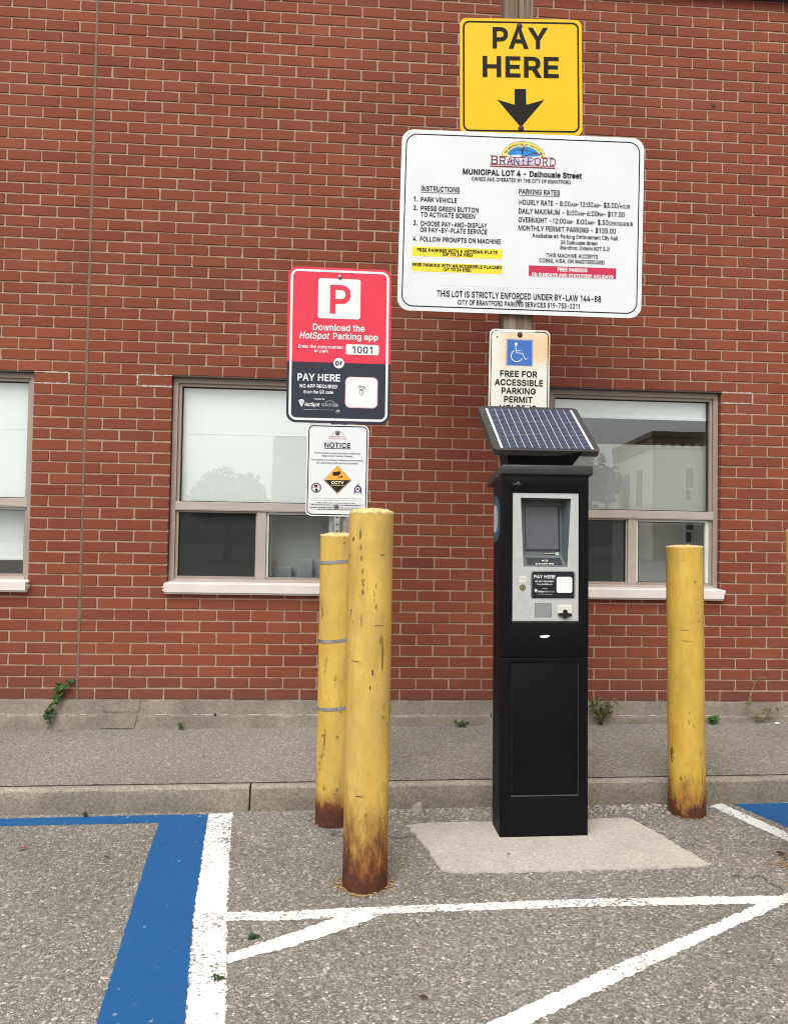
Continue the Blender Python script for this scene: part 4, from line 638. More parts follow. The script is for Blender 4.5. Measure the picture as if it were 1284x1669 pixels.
# brick returns of the openings (half depth bricks of the jambs, lintel plate)
for o0, o1 in OPEN:
    for x, s in ((o0, 1), (o1, -1)):
        for k in range(33, 52):
            tv = min(1, max(0, rnd.gauss(.4, .15))); n0 = len(wall.b.verts)
            wall.box(min(x, x + s * .0012), max(x, x + s * .0012), .003, .10, cz(k + 1) + J, cz(k) - J)
            wall.b.verts.ensure_lookup_table()
            for v in wall.b.verts[n0:]: v[lay] = tv
bpart(wall, 'brick_wall', M['brick'])
for o0, o1 in OPEN:
    mb = MB(); mb.box(o0 - .05, o1 + .05, .002, .11, zh - .0035, zh + .0035); bpart(mb, 'lintel', M['trim'])
# control joint sealant
mb = MB(); pts = [(.0078 + rnd.uniform(-.0018, .0018), cz(62) + (zt - cz(62)) * i / 80) for i in range(81)]
for (a_, z0), (b_, z1) in zip(pts, pts[1:]): mb.face([(-a_, -.0004, z0), (a_, -.0004, z0), (b_, -.0004, z1), (-b_, -.0004, z1)])
bpart(mb, 'control_joint', M['caulk'], fix=False)
# pale mortar smears beside the window heads
mb = MB()
def smear(pts, w0):
    n = 14; P = []
    for (a_, b_), (c_, d_) in zip(pts, pts[1:]):
        for i in range(n): P.append((a_ + (c_ - a_) * i / n, b_ + (d_ - b_) * i / n))
    P.append(pts[-1]); q = -.0012; up_ = [];
    for (a_, b_), (c_, d_) in zip(P, P[1:]):
        w1 = w0 * rnd.uniform(.45, 1.15)
        if abs(c_ - a_) > abs(d_ - b_): mb.face([(a_, q, b_ - w1 / 2), (c_, q, d_ - w1 / 2), (c_, q, d_ + w1 / 2), (a_, q, b_ + w1 / 2)])
        else: mb.face([(a_ - w1 / 2, q, b_), (a_ + w1 / 2, q, b_), (c_ + w1 / 2, q, d_), (c_ - w1 / 2, q, d_)])
for xa, xb, end in ((-1.5, -.5, -.5), (2.5, 1.5, 1.5), (19.5, 20.5, 20.5)):
    mb = MB(); smear([(xa * LB, cz(33)), (xb * LB, cz(33))], .009); smear([(end * LB, cz(33)), (end * LB, cz(34.05))], .011); smear([(xa * LB, cz(34)), ((xb * LB), cz(34))], .010)
    bpart(mb, 'mortar_smear', M['smear'], fix=False)
# drilled hole high on the right
p = on_y(1162.5, 172, -.002)
mb = MB(); mb.face([(p.x + dx * .011, p.y, p.z + dz * .013) for dx, dz in circ(0, 0, 1, 9)]); bpart(mb, 'drill_hole', M['gasket'], fix=False)
# roof flashing above the last course, roof and side walls of the block
mb = MB(); mb.box(XA - .03, XB + .03, -.055, 6, cz(TOP) + .001, cz(TOP) + .30, .006); bpart(mb, 'roof_edge', M['trim'])
mb = MB(); mb.box(XA, XB, .14, 5.9, ZB - .25, cz(TOP)); 
# leave the windows' rooms free: the block starts behind them
for v in mb.b.verts:
    if v.co.y < 1: v.co.y = 1.35
mb.box(XA, XA + .1, .02, 1.34, ZB - .25, cz(TOP)); mb.box(XB - .1, XB, .02, 1.34, ZB - .25, cz(TOP))
bpart(mb, 'side_wall', M['mortar'])
# foundation with a ledge
mb = MB(); n = 170
def found_row(x):
    j = lambda s: rnd.gauss(0, s)
    led = ZB - .085 + j(.0015)
    return [(x, .004 + j(.001), ZB - .001 + j(.001)), (x, .002 + j(.001), ZB - .006), (x, .001 + j(.001), led), (x, -.010 + j(.0015), led - .003 + j(.0015)), (x, -.013 + j(.001), led - .012), (x, -.012, ZB - .35)]
rows = [[mb.b.verts.new(q) for q in found_row(XA + (XB - XA) * i / n)] for i in range(n + 1)]
for A, B in zip(rows, rows[1:]):
    for k in range(len(A) - 1): mb.b.faces.new((A[k], A[k + 1], B[k + 1], B[k]))
nf = len(mb.b.faces)
x = XA
while x < XB:                                  # broken line of laitance along the ledge
    l_ = rnd.uniform(.01, .09)
    if rnd.random() < .42: mb.box(x, x + l_, -.014, -.004, ZB - .0895, ZB - .0845 + rnd.uniform(-.001, .002), .0012, 1)
    x += l_ + rnd.uniform(.005, .05)
mb.b.faces.ensure_lookup_table()
for f_ in mb.b.faces[nf:]: f_.material_index = 1
nf = len(mb.b.faces)                           # darker repair patch under the wall joint
for yy, P in ((-.0022, ((166, 1140), (231, 1140), (226, 1160), (168, 1160))), (-.0175, ((160, 1164), (224, 1164), (219, 1187), (163, 1187)))):
    Q = [on_y(x_, y_, yy) for x_, y_ in P]; mb.face([(q.x + rnd.gauss(0, .004), yy, q.z) for q in Q])
mb.b.faces.ensure_lookup_table()
for f_ in mb.b.faces[nf:]: f_.material_index = 2
fo = bpart(mb, 'foundation', M['found']); fo.data.materials.append(M['smear']); fo.data.materials.append(M['patch'])
mb = MB()
p = on_y(351, 1165, -.015); mb.face([(p.x + dx * .0085, p.y, p.z + dz * .0085) for dx, dz in circ(0, 0, 1, 10)]); bpart(mb, 'weep_hole', M['gasket'], fix=False); mb = MB()
p = on_y(800, 1166, -.015); mb.face([(p.x + dx * .004, p.y, p.z + dz * .014) for dx, dz in circ(0, 0, 1, 8)])
bpart(mb, 'weep_hole', M['gasket'], fix=False)

# ---- windows
def window(o0, o1, style):
    zs, zh_ = cz(51.75) , zh - .004
    x0, x1 = o0 + .004, o1 - .004
    mb = MB()
    rect = lambda i: [(x0 + i, zs + i), (x1 - i, zs + i), (x1 - i, zh_ - i), (x0 + i, zh_ - i)]
    def rp(i0, i1, y0, y1):
        po, pi = rect(i0), rect(i1); V = [[mb.b.verts.new((p[0], y, p[1])) for p in P] for P, y in ((po, y0), (pi, y0), (pi, y1), (po, y1))]
        for A, B in ((V[0], V[1]), (V[1], V[2]), (V[3], V[0])):
            for q in range(4): mb.b.faces.new((A[q], A[(q + 1) % 4], B[(q + 1) % 4], B[q]))
    rp(0, .030, .036, .05); rp(.031, .048, .050, .085)
    f = bpart(mb, 'window', M['casing'])
    zt0, zt1 = ZB + 1.128, ZB + 1.180
    xm = (o0 + o1) / 2
    mb = MB(); mb.box(x0 + .03, x1 - .03, .034, .088, zt0, zt1, .002); mb.box(x0 + .046, x1 - .046, .0325, .04, zt0 + .006, zt0 + .018, .001)
    mb.box(xm - .027, xm + .027, .042, .088, zs + .03, zt0 - .001, .002)
    mb.box(x0 + .03, x1 - .03, .030, .07, zs - .001, zs + .031, .002)
    bpart(mb, 'rail', M['casing_light'], f)
    mb = MB()                                                      # weather seal lines round the panes
    gx0, gx1 = x0 + .048, x1 - .048
    def seal(a_, b_, c_, d_, y, wd):
        for q in ((a_, b_, c_, c_ + wd), (a_, b_, d_ - wd, d_), (a_, a_ + wd, c_ + wd, d_ - wd), (b_ - wd, b_, c_ + wd, d_ - wd)): mb.box(q[0], q[1], y, y + .012, q[2], q[3])
    seal(gx0, gx1, zt1 + .0005, zh_ - .048, .070, .0055)
    bpart(mb, 'gasket', M['gasket'], f)
    mb = MB(); mb.face([(gx0, .078, zt1), (gx1, .078, zt1), (gx1, .078, zh_ - .046), (gx0, .078, zh_ - .046)]); bpart(mb, 'upper_pane', M['glass'], f, fix=False)
    for k, (a_, b_) in enumerate(((gx0 - .014, xm - .028), (xm + .028, gx1 + .014))):
        z0, z1 = zs + .032, zt0 - .002
        scr = (k == 0)
        mb = MB(); q = .014 if not scr else .009
        for w_ in ((a_, b_, z0, z0 + q), (a_, b_, z1 - q, z1), (a_, a_ + q, z0 + q, z1 - q), (b_ - (q if (k == 0 or style != 3) else .035), b_, z0 + q, z1 - q)): mb.box(w_[0], w_[1], .056, .08, w_[2], w_[3], .001, 1)
        s_ = bpart(mb, 'sash', M['sash'] if not scr else M['casing_light'], f)
        mb = MB(); mb.face([(a_ + .004, .074, z0), (b_ - .004, .074, z0), (b_ - .004, .074, z1), (a_ + .004, .074, z1)])
        bpart(mb, 'lower_pane', M['glass'], f, fix=False)
        mb = MB(); qq = .005
        for w_ in ((a_ + q, b_ - q, z0 + q, z0 + q + qq), (a_ + q, b_ - q, z1 - q - qq, z1 - q), (a_ + q, a_ + q + qq, z0 + q + qq, z1 - q - qq), (b_ - q - qq, b_ - q, z0 + q + qq, z1 - q - qq)): mb.box(w_[0], w_[1], .060, .0735, w_[2], w_[3])
        bpart(mb, 'sash_seal', M['gasket'], f)
        if scr and style != 1:
            mb = MB(); mb.face([(a_ + q, .068, z0 + q), (b_ - q, .068, z0 + q), (b_ - q, .068, z1 - q), (a_ + q, .068, z1 - q)])
            bpart(mb, 'insect_screen', M['mesh'], f, fix=False)
    # sill
    mb = MB(); pr = [(-.042, ZB + .640), (-.042, ZB + .689), (-.036, ZB + .694), (.05, ZB + .700), (.05, ZB + .628), (-.03, ZB + .628), (-.034, ZB + .640)]
    xa, xb = o0 - .002, o1 + .002
    A = [mb.b.verts.new((xa, y, z)) for y, z in pr]; B = [mb.b.verts.new((xb, y, z)) for y, z in pr]
    for i in range(len(pr)): mb.b.faces.new((A[i], A[(i + 1) % len(pr)], B[(i + 1) % len(pr)], B[i]))
    mb.b.faces.new(A); mb.b.faces.new(B)
    for xe, s in ((xa, -1), (xb, 1)):                              # mortar lumps at the ends
        for _ in range(5):
            r = rnd.uniform(.006, .011); c_ = Vector((xe + s * rnd.uniform(.001, .007), -.016 + rnd.uniform(-.02, .01), ZB + rnd.uniform(.645, .692)))
            t_ = bmesh.ops.create_icosphere(mb.b, subdivisions=1, radius=r)
            for v in t_['verts']: v.co = c_ + v.co * rnd.uniform(.8, 1.15)
    bpart(mb, 'sill', M['sill'], f)
    # room behind
    mb = MB(); D = 1.3; a_, b_, c_, d_ = o0 + .03, o1 - .03, zs + .01, zh_ - .02; y0 = .10
    for q in ([(a_, y0 + D, c_), (b_, y0 + D, c_), (b_, y0 + D, d_), (a_, y0 + D, d_)], [(a_, y0, c_), (b_, y0, c_), (b_, y0 + D, c_), (a_, y0 + D, c_)], [(a_, y0, d_), (b_, y0, d_), (b_, y0 + D, d_), (a_, y0 + D, d_)],
              [(a_, y0, c_), (a_, y0 + D, c_), (a_, y0 + D, d_), (a_, y0, d_)], [(b_, y0, c_), (b_, y0 + D, c_), (b_, y0 + D, d_), (b_, y0, d_)]): mb.face(q)
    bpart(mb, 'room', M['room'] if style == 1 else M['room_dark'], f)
    def roller(z_lo, y, mat, nm='blind', z_hi=None):
        mb = MB(); z_hi = z_hi or zh_ - .02; n = 24
        for i in range(n):
            u0, u1 = a_ + (b_ - a_) * i / n, a_ + (b_ - a_) * (i + 1) / n
            mb.face([(u0, y, z_lo), (u1, y, z_lo), (u1, y, z_hi), (u0, y, z_hi)])
        mb.box(a_, b_, y - .007, y - .001, z_lo - .012, z_lo + .006, .002)
        if nm == 'blind': 
            if style != 3: mb.box(a_, b_, y - .002, y + .001, ZB + 1.598, ZB + 1.603)
        bpart(mb, nm, mat, f, fix=False)
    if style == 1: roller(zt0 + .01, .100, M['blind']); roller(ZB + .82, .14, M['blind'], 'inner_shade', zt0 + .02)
    if style == 2:
        roller(zt0 + .01, .100, M['blind'])
        mb = MB(); mb.face([(xm, .24, zs), (b_, .24, zs), (b_, .24, zt0 + .05), (xm, .24, zt0 + .05)]); bpart(mb, 'room_divider', M['shade2'], f, fix=False)
        mb = MB()
        for (u, w_, h_) in ((.06, .12, .11), (.21, .10, .17), (.36, .14, .09)): mb.box(xm + u, xm + u + w_, .17, .23, zs + .02, zs + .02 + h_ * .8, .01)
        bpart(mb, 'desk_clutter', M['room'], f)
    if style == 3:
        roller(ZB + 1.775, .100, M['blind'])
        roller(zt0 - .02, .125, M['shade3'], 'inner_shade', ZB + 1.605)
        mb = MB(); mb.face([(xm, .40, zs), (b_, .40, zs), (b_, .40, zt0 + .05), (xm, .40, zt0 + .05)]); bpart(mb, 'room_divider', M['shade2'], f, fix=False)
    return f
def m_mesh():
    t = NT('insect_mesh'); t.n.remove(t.p)
    tr = t.n.new('ShaderNodeBsdfTransparent'); df = t.n.new('ShaderNodeBsdfDiffuse'); df.inputs[0].default_value = (.045, .05, .05, 1)
    ms = t.n.new('ShaderNodeMixShader'); ms.inputs[0].default_value = .62
    t.link(tr.outputs[0], ms.inputs[1]); t.link(df.outputs[0], ms.inputs[2]); t.link(ms.outputs[0], t.n['Material Output'].inputs[0]); return t.m
M['mesh'] = m_mesh()
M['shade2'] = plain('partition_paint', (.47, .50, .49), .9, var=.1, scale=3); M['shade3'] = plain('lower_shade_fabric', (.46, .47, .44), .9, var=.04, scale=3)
for (o0, o1), st in zip(OPEN, (1, 2, 3)): window(o0, o1, st)
#PART2
# ================================================================ POSTS
mb = MB()
def post_ring(z):
    xl = 2.344 - .0085 * (z - ZB - 1.4); w_ = .149; y = -.822; d_ = .14; c_ = .006
    P = [(xl + c_, y), (xl + w_ - c_, y), (xl + w_, y + c_), (xl + w_, y + d_ - c_), (xl + w_ - c_, y + d_), (xl + c_, y + d_), (xl, y + d_ - c_), (xl, y + c_)]
    return [mb.b.verts.new((a + rnd.gauss(0, .0006), b_ + rnd.gauss(0, .0006), z)) for a, b_ in P]
rings = [post_ring(walk_z(2.4, -.75) - .02 + 4.55 * i / 50) for i in range(51)]
for A, B in zip(rings, rings[1:]):
    for k in range(8): mb.b.faces.new((A[k], A[(k + 1) % 8], B[(k + 1) % 8], B[k]))
mb.b.faces.new(rings[0]); mb.b.faces.new(rings[-1])
o = mb.build('wooden_post', M['wood'])
tag(o, 'weathered grey square timber post standing behind the payment machine', 'post')

steel = thing('steel_post', 'galvanised channel post standing behind the strapped bollard and carrying two signs', 'post', Vector((1.5165, -1.035, lot_z(1.5) - .05)))
mb = MB()
pr = [(-.038, .012), (-.024, .012), (-.024, -.002), (-.0125, -.016), (.0125, -.016), (.024, -.002), (.024, .012), (.038, .012), (.038, .0145), (.0215, .0145), (.0215, 0), (.0115, -.0135), (-.0115, -.0135), (-.0215, 0), (-.0215, .0145), (-.038, .0145)]
pr = [(x, y - 0) for x, y in pr]
mb.prism(pr, 0, 2.46)
nf = len(mb.b.faces)
for i in range(80):
    z = .06 + i * .0254 * 1.25
    mb.face([(dx * .0048, -.0163, z + dz * .0048) for dx, dz in circ(0, 0, 1, 8)])
mb.b.faces.ensure_lookup_table()
for f_ in mb.b.faces[nf:]: f_.material_index = 1
o = mb.build('channel', M['galv'], steel); o.data.materials.append(M['gasket'])

# ================================================================ SIGNS
def _stain():
    t = NT('stained_sheeting'); n = t.noise(5, 5, .6); g = t.sep()
    band = t.ramp(t.math('ADD', g[1], t.math('MULTIPLY', t.math('SUBTRACT', n, .5), .16)), [(-.0 + .0, 0), (.02, .15), (.09, .95), (.19, .9), (.24, .35)])
    side = t.ramp(t.math('ADD', g[0], t.math('MULTIPLY', t.math('SUBTRACT', t.noise(9, 4), .5), .05)), [(0, .0), (.02, .5), (.09, 1)])
    s2 = t.ramp(t.math('ADD', t.math('ADD', g[0], .155), t.math('MULTIPLY', t.math('SUBTRACT', n, .5), .08)), [(.03, 0), (.10, 1)])
    c = t.mix(t.math('MULTIPLY', t.math('MULTIPLY', band, s2), .85), (.74, .74, .66), (.74, .50, .26))
    c = t.mix(t.ramp(t.noise(60, 4), [(.5, 0), (.8, .25)]), c, (.5, .36, .2))
    return t.out(c, .5)
M['s_stain'] = _stain()
M['s_pale'] = plain('sticker_pale_grey', (.58, .59, .60), .5)
class Sign:
    def __init__(s, name, label, plane, W, H, r, face, thick=.0025, edge='s_back'):
        s.P = plane; s.W, s.H = W, H
        s.root = thing(name, label, 'sign', plane.m)
        mb = MB(); o = rrect(-W / 2, -H / 2, W / 2, H / 2, r); mb.prism(o, -thick, 0)
        bo = mb.build('panel', M[edge], s.root)
        bo.data.materials.append(M[face])
        for p in bo.data.polygons:
            if p.normal.z > .9: p.material_index = 1
        s.r = r; s.mbs = {}
    def mb(s, name, mat):
        if (name, mat) not in s.mbs: s.mbs[(name, mat)] = MB()
        return s.mbs[(name, mat)]
    def zm(s, scale, ox, oy): s.z = (scale, ox, oy)
    def q(s, x, y): return s.P.px(s.z[1] + x / s.z[0], s.z[2] + y / s.z[0])
    def lay(s, name, mat, pts, c=.0006): s.mb(name, mat).poly(pts, c)
    def text(s, name, mat, st, x0, x1, yb, cap, bold=.0, c=.0018, shear=0.0, slope=.036):
        a = s.q(x0, yb); b_ = s.q(x1, yb + (x1 - x0) * slope); t = s.q(x0, yb - cap)
        put_text(s.mb(name, mat), st, a[0], b_[0], a[1], t[1] - a[1], c, bold, shear)
    def rect(s, x0, y0, x1, y1, slope=.036):
        a = s.q(x0, y0); b_ = s.q(x1, y1 + (x1 - x0) * slope); return a[0], b_[1], b_[0], a[1]
    def border(s, mat, inset, wd, c=.0006, rad=None):
        W, H = s.W / 2 - inset, s.H / 2 - inset; r = rad or max(.006, s.r - inset * .6)
        s.mb('border', mat).ring(rrect(-W, -H, W, H, r), rrect(-W + wd, -H + wd, W - wd, H - wd, max(.003, r - wd)), c)
    def bolt(s, x, y, r=.011, mat='bolt', pxs=None):
        a = s.q(x, y) if pxs is None else s.P.px(*pxs)
        mb = MB(); mb.b.verts.ensure_lookup_table()
        rg = []
        for rr, c in ((r * 1.25, .0005), (r * 1.25, .0022), (r, .0024), (r * .92, .0055), (r * .55, .0078)):
            rg.append([mb.b.verts.new((a[0] + rr * math.cos(k * math.pi / 8), a[1] + rr * math.sin(k * math.pi / 8), c)) for k in range(16)])
        for A, B in zip(rg, rg[1:]):
            for k in range(16): mb.b.faces.new((A[k], A[(k + 1) % 16], B[(k + 1) % 16], B[k]))
        mb.b.faces.new(rg[-1]); mb.build('bolt', M[mat], s.root, smooth=True)
    def done(s):
        for (name, mat), mb in s.mbs.items():
            o = mb.build(name, M[mat], s.root, fix=False)
            me = o.data
            bm = bmesh.new(); bm.from_mesh(me)
            for f in bm.faces:
                if f.normal.z < 0: f.normal_flip()
            bm.to_mesh(me); bm.free()

def sgn_Z(z): return z + ZB
# ---- yellow sign
S = Sign('direction_sign', 'yellow square sign reading PAY HERE above a black down arrow, topmost on the timber post', Plane(2.4092, -.828, sgn_Z(3.3615), -.0385, .017), .6285, .6057, .035, 's_yellow')
S.zm(3.057, 640, 0)
S.border('s_black', .015, .009, rad=.034)
S.text('lettering', 's_black', 'PAY', 497, 772, 241, 106, .022, slope=.012); S.text('lettering', 's_black', 'HERE', 447, 826, 383, 104, .022, slope=.012)
S.lay('arrow', 's_black', [S.q(*t) for t in ((606, 443), (663, 444), (664, 522), (754, 498), (637, 634), (520, 497), (606, 522))], .0008)
S.bolt(630, 131, .012, 'bolt_rust'); S.bolt(638, 640, .012, 'bolt_rust')
S.done()
# ---- large white sign
S = Sign('information_sign', 'large white landscape sign listing parking instructions and rates on the timber post', Plane(2.4165, -.848, sgn_Z(2.5907), -.0443, -.0114), 1.2376, .9279, .062, 's_white')
S.zm(3.057, 640, 0)
S.border('s_text', .021, .0055, rad=.058)
T = lambda *a, **k: S.text('lettering', 's_text', *a, **k)
B_, R_ = .032, .018
T('MUNICIPAL LOT 4 - Dalhousie Street', 348, 940, 869, 29, B_, slope=.03)
T('OWNED AND OPERATED BY THE CITY OF BRANTFORD', 392, 884, 900, 19, R_, slope=.03)
T('INSTRUCTIONS', 141, 333, 952, 26, R_)
for n_, y in (('1.', 1003), ('2.', 1046), ('3.', 1122), ('4.', 1200)): T(n_, 104 - (y - 1003) * .02, 124 - (y - 1003) * .02, y, 24, R_)
T('PARK VEHICLE', 139, 319, 1005, 24, R_); T('PRESS GREEN BUTTON', 139, 426, 1049, 24, R_); T('TO ACTIVATE SCREEN', 139, 409, 1080, 24, R_)
T('CHOOSE PAY-AND-DISPLAY', 137, 469, 1125, 24, R_); T('OR PAY-BY-PLATE SERVICE', 136, 469, 1156, 24, R_); T('FOLLOW PROMPTS ON MACHINE', 135, 536, 1202, 24, R_)
T('PARKING RATES', 627, 831, 967, 26, R_)
sm = .74
T([('HOURLY RATE - 8:00', 1), ('AM', sm), ('-12:00', 1), ('AM', sm), (' - $3.00/', 1), ('HOUR', sm)], 628, 1181, 1020, 26, R_, slope=.03)
T([('DAILY MAXIMUM - 8:00', 1), ('AM', sm), (' -6:00', 1), ('PM', sm), (' - $17.00', 1)], 626, 1153, 1064, 26, R_, slope=.03)
T([('OVERNIGHT -12:00', 1), ('AM', sm), ('- 8:00', 1), ('AM', sm), (' - $.50', 1), ('CENTS/HOUR', sm)], 624, 1194, 1107, 26, R_, slope=.03)
T('MONTHLY PERMIT PARKING - $105.00', 624, 1110, 1148, 26, R_, slope=.03)
T('Available at:', 693, 826, 1183, 20, R_); T('Parking Enforcement City Hall', 835, 1120, 1188, 20, R_, slope=.03)
T('38 Dalhousie Street', 834, 1018, 1217, 19, R_); T('Brantford, Ontario N3T 2J2', 833, 1078, 1243, 19, R_)
T('THIS MACHINE ACCEPTS', 764, 1020, 1281, 20, R_); T('COINS, VISA, OR MASTERCARD', 728, 1053, 1307, 20, R_)
T('THIS LOT IS STRICTLY ENFORCED UNDER BY-LAW 144-88', 219, 1036, 1477, 31, R_, slope=.031)
T('CITY OF BRANTFORD PARKING SERVICES 519-753-2311', 323, 929, 1518, 25, R_, slope=.031)
for x0, x1, y in ((141, 333, 958), (627, 831, 973)):
    S.stroke = S.mb('lettering', 's_text').stroke([S.q(x0, y), S.q(x1, y + (x1 - x0) * .036)], .0022, .0018)
for (x0, y0, x1, y1) in ((97, 1227, 546, 1280), (95, 1306, 546, 1355)):
    r = S.rect(x0, y0, x1, y1, .026); S.lay('sticker_edge', 's_white2', rrect(r[0] - .006, r[1] - .006, r[2] + .006, r[3] + .006, .002), .0005); S.lay('yellow_strip', 's_ybox', rrect(*r, .001), .0009)
T('FREE PARKING WITH A VETERAN PLATE', 121, 520, 1253, 17, B_, slope=.02); T('(UP TO 24 HRS)', 246, 396, 1275, 17, B_, slope=.02)
T('FREE PARKING WITH AN ACCESSIBLE PLACARD', 98, 541, 1326, 16, B_, slope=.02); T('(UP TO 24 HRS)', 250, 389, 1350, 17, B_, slope=.02)
r = S.rect(677, 1322, 1110, 1376, .034); S.lay('red_strip', 's_box', rrect(*r, .001), .0009)
S.text('white_lettering', 's_white2', 'FREE PARKING', 819, 967, 1353, 20, B_, slope=.03); S.text('white_lettering', 's_white2', 'ON SUNDAYS AND STATUTORY HOLIDAYS', 690, 1096, 1377, 19, B_, slope=.03)
r = S.rect(232, 1397, 1027, 1422, .034); S.lay('cover_sticker', 's_white', rrect(*r, .003), .0005)
# city emblem
S.zm(8.56, 780, 210)
def half(cx, cy, rx, ry, a0=0, a1=180, n=26): return [S.q(cx + rx * math.cos(R(a0 + (a1 - a0) * k / n)), cy - ry * math.sin(R(a0 + (a1 - a0) * k / n)) + (rx * math.cos(R(a0 + (a1 - a0) * k / n))) * .033) for k in range(n + 1)]
S.lay('emblem_arc', 's_navy', half(620, 396, 304, 222), .0006); S.lay('emblem_arc', 's_lemon', half(620, 396, 298, 216), .0008)
S.lay('emblem_sky', 's_sky', half(620, 396, 232, 152), .0010)
S.lay('emblem_field', 's_white2', [S.q(*t) for t in ((388, 350), (440, 372), (560, 360), (640, 395), (850, 385), (860, 470), (390, 470))], .0012)
S.lay('emblem_field', 's_lav', [S.q(*t) for t in ((390, 430), (470, 400), (560, 440), (700, 405), (850, 425), (850, 500), (390, 490))], .0013)
for i, ch in enumerate('THE CORPORATION OF THE CITY OF'):
    if ch == ' ': continue
    a_ = R(163 - 146 * i / 29); cx, cy = S.q(620 + 262 * math.cos(a_), 396 - 178 * math.sin(a_) + 262 * math.cos(a_) * .033)
    me, x0, x1, h0, h1 = text_mesh(ch, .015); k = .0088 / (h1 - h0); rot = Matrix.Rotation(a_ - math.pi / 2, 4, 'Z')
    S.mb('emblem_text', 's_navy').add_mesh(me, Matrix.Translation((cx, cy, .0016)) @ rot @ Matrix.Scale(k, 4) @ Matrix.Translation((-(x0 + x1) / 2, -(h0 + h1) / 2, 0)))
S.mb('emblem_wave', 's_navy').stroke([S.q(*t) for t in ((445, 385), (440, 350), (470, 310), (540, 292), (620, 296), (700, 312), (760, 330), (830, 352))], .0026, .0016)
S.mb('emblem_wave', 's_maroon').stroke([S.q(*t) for t in ((560, 400), (620, 385), (700, 362), (780, 348), (835, 350), (870, 362), (885, 390), (870, 398))], .0036, .0017)
S.mb('emblem_wave', 's_maroon').stroke([S.q(*t) for t in ((445, 385), (480, 400), (560, 400), (600, 398), (640, 375))], .0030, .0017)
S.mb('emblem_wave', 's_navy').stroke([S.q(*t) for t in ((400, 470), (470, 440), (540, 470), (620, 440), (700, 480), (770, 420))], .0024, .0017)
# BRANTFORD in serif capitals: stems with small slabs
xs_ = ((165, 272, 'B', 1.12), (285, 378, 'R', 1), (388, 478, 'A', 1), (482, 565, 'N', 1), (580, 660, 'T', 1), (672, 748, 'F', 1), (765, 868, 'O', 1), (885, 965, 'R', 1), (985, 1076, 'D', 1))
for x0, x1, ch, k in xs_:
    yb = 488 + (x0 - 165) * .031
    S.text('emblem_name', 's_maroon', ch, x0 + 6, x1 - 6, yb, 104 * k, 0.0, c=.0021)
    legs = {'B': (12,), 'R': (12, 72), 'A': (4, 78), 'N': (12, 74), 'T': (40,), 'F': (12,), 'O': (), 'D': (12,)}[ch]
    for lx in legs:
        f_ = (x1 - x0) / 92
        S.mb('emblem_name', 's_maroon').stroke([S.q(x0 + lx * f_ - 10, yb - 3), S.q(x0 + lx * f_ + 16, yb - 2)], .0022, .00215)
    if ch in 'BRFDN': S.mb('emblem_name', 's_maroon').stroke([S.q(x0 - 4, yb - 104 * k + 2), S.q(x0 + 24, yb - 104 * k + 3)], .0022, .00215)
S.mb('emblem_line', 's_maroon').stroke([S.q(158, 496), S.q(1062, 528)], .0030, .0019); S.mb('emblem_line', 's_pink').stroke([S.q(157, 508), S.q(1062, 540)], .0040, .0017)
S.mb('emblem_line', 's_maroon').stroke([S.q(155, 521), S.q(1062, 554)], .0040, .0019)
S.mb('emblem_line', 's_maroon').stroke([S.q(285, 385), S.q(412, 388)], .0026, .0019); S.mb('emblem_line', 's_maroon').stroke([S.q(866, 404), S.q(1033, 409)], .0026, .0019)
# figure of a fountain in the arc
S.lay('emblem_figure', 's_text', [S.q(*t) for t in ((598, 300), (612, 300), (616, 350), (628, 352), (590, 350), (596, 345))], .0019)
S.bolt(605, 268, .011, 'bolt')
S.zm(3.057, 640, 0); S.bolt(626, 1499, .011)
S.done()
# ---- accessible permit sign
S = Sign('permit_sign', 'rust-stained cream sign with a blue wheelchair square, lowest on the timber post', Plane(2.4179, -.832, sgn_Z(1.8233), -.0139, -.005), .3093, .4602, .026, 's_stain')
S.zm(5.836, 770, 520)
S.border('s_black', .0075, .0042, rad=.024)
r = S.rect(319, 188, 573, 446, .02); S.lay('access_square', 's_grey', rrect(*r, .003), .0006)
r = S.rect(331, 199, 560, 437, .02); S.lay('access_square', 's_isa', rrect(*r, .003), .0009)
r = S.rect(324, 193, 567, 441, .02); S.mb('access_square', 's_isa').ring(rrect(*r, .003), rrect(r[0] + .0015, r[1] + .0015, r[2] - .0015, r[3] - .0015, .002), .0009)
W_ = S.mb('wheelchair_symbol', 's_white2')
W_.poly([S.q(*t) for t in circ(412, 239, 15, 18)], .0014)
W_.stroke([S.q(*t) for t in ((408, 255), (414, 322), (472, 326), (500, 386), (519, 376))], .0042, .0014)
W_.stroke([S.q(*t) for t in ((412, 300), (460, 302))], .0034, .0014)
W_.stroke([S.q(420 + 55 * math.cos(R(a_)), 350 - 55 * math.sin(R(a_))) for a_ in range(118, 342, 8)], .0042, .0014)
for st, x0, x1, yb in (('FREE FOR', 260, 613, 550), ('ACCESSIBLE', 207, 667, 631), ('PARKING', 273, 597, 713), ('PERMIT', 297, 568, 795), ('HOLDERS', 256, 602, 876)):
    S.text('lettering', 's_black', st, x0, x1, yb - 4, 59, .022, slope=.012)
S.bolt(449, 150, .0105, 'bolt_rust')
S.lay('rust_hole', 'bolt_rust', [S.q(*t) for t in circ(233, 171, 6, 8, 10)], .0009)
S.lay('bent_edge', 's_white2', [S.q(*t) for t in ((185, 128), (215, 106), (300, 122), (312, 128), (430, 124), (560, 128), (640, 112), (560, 108), (300, 96), (210, 97))], .0010)
S.done()
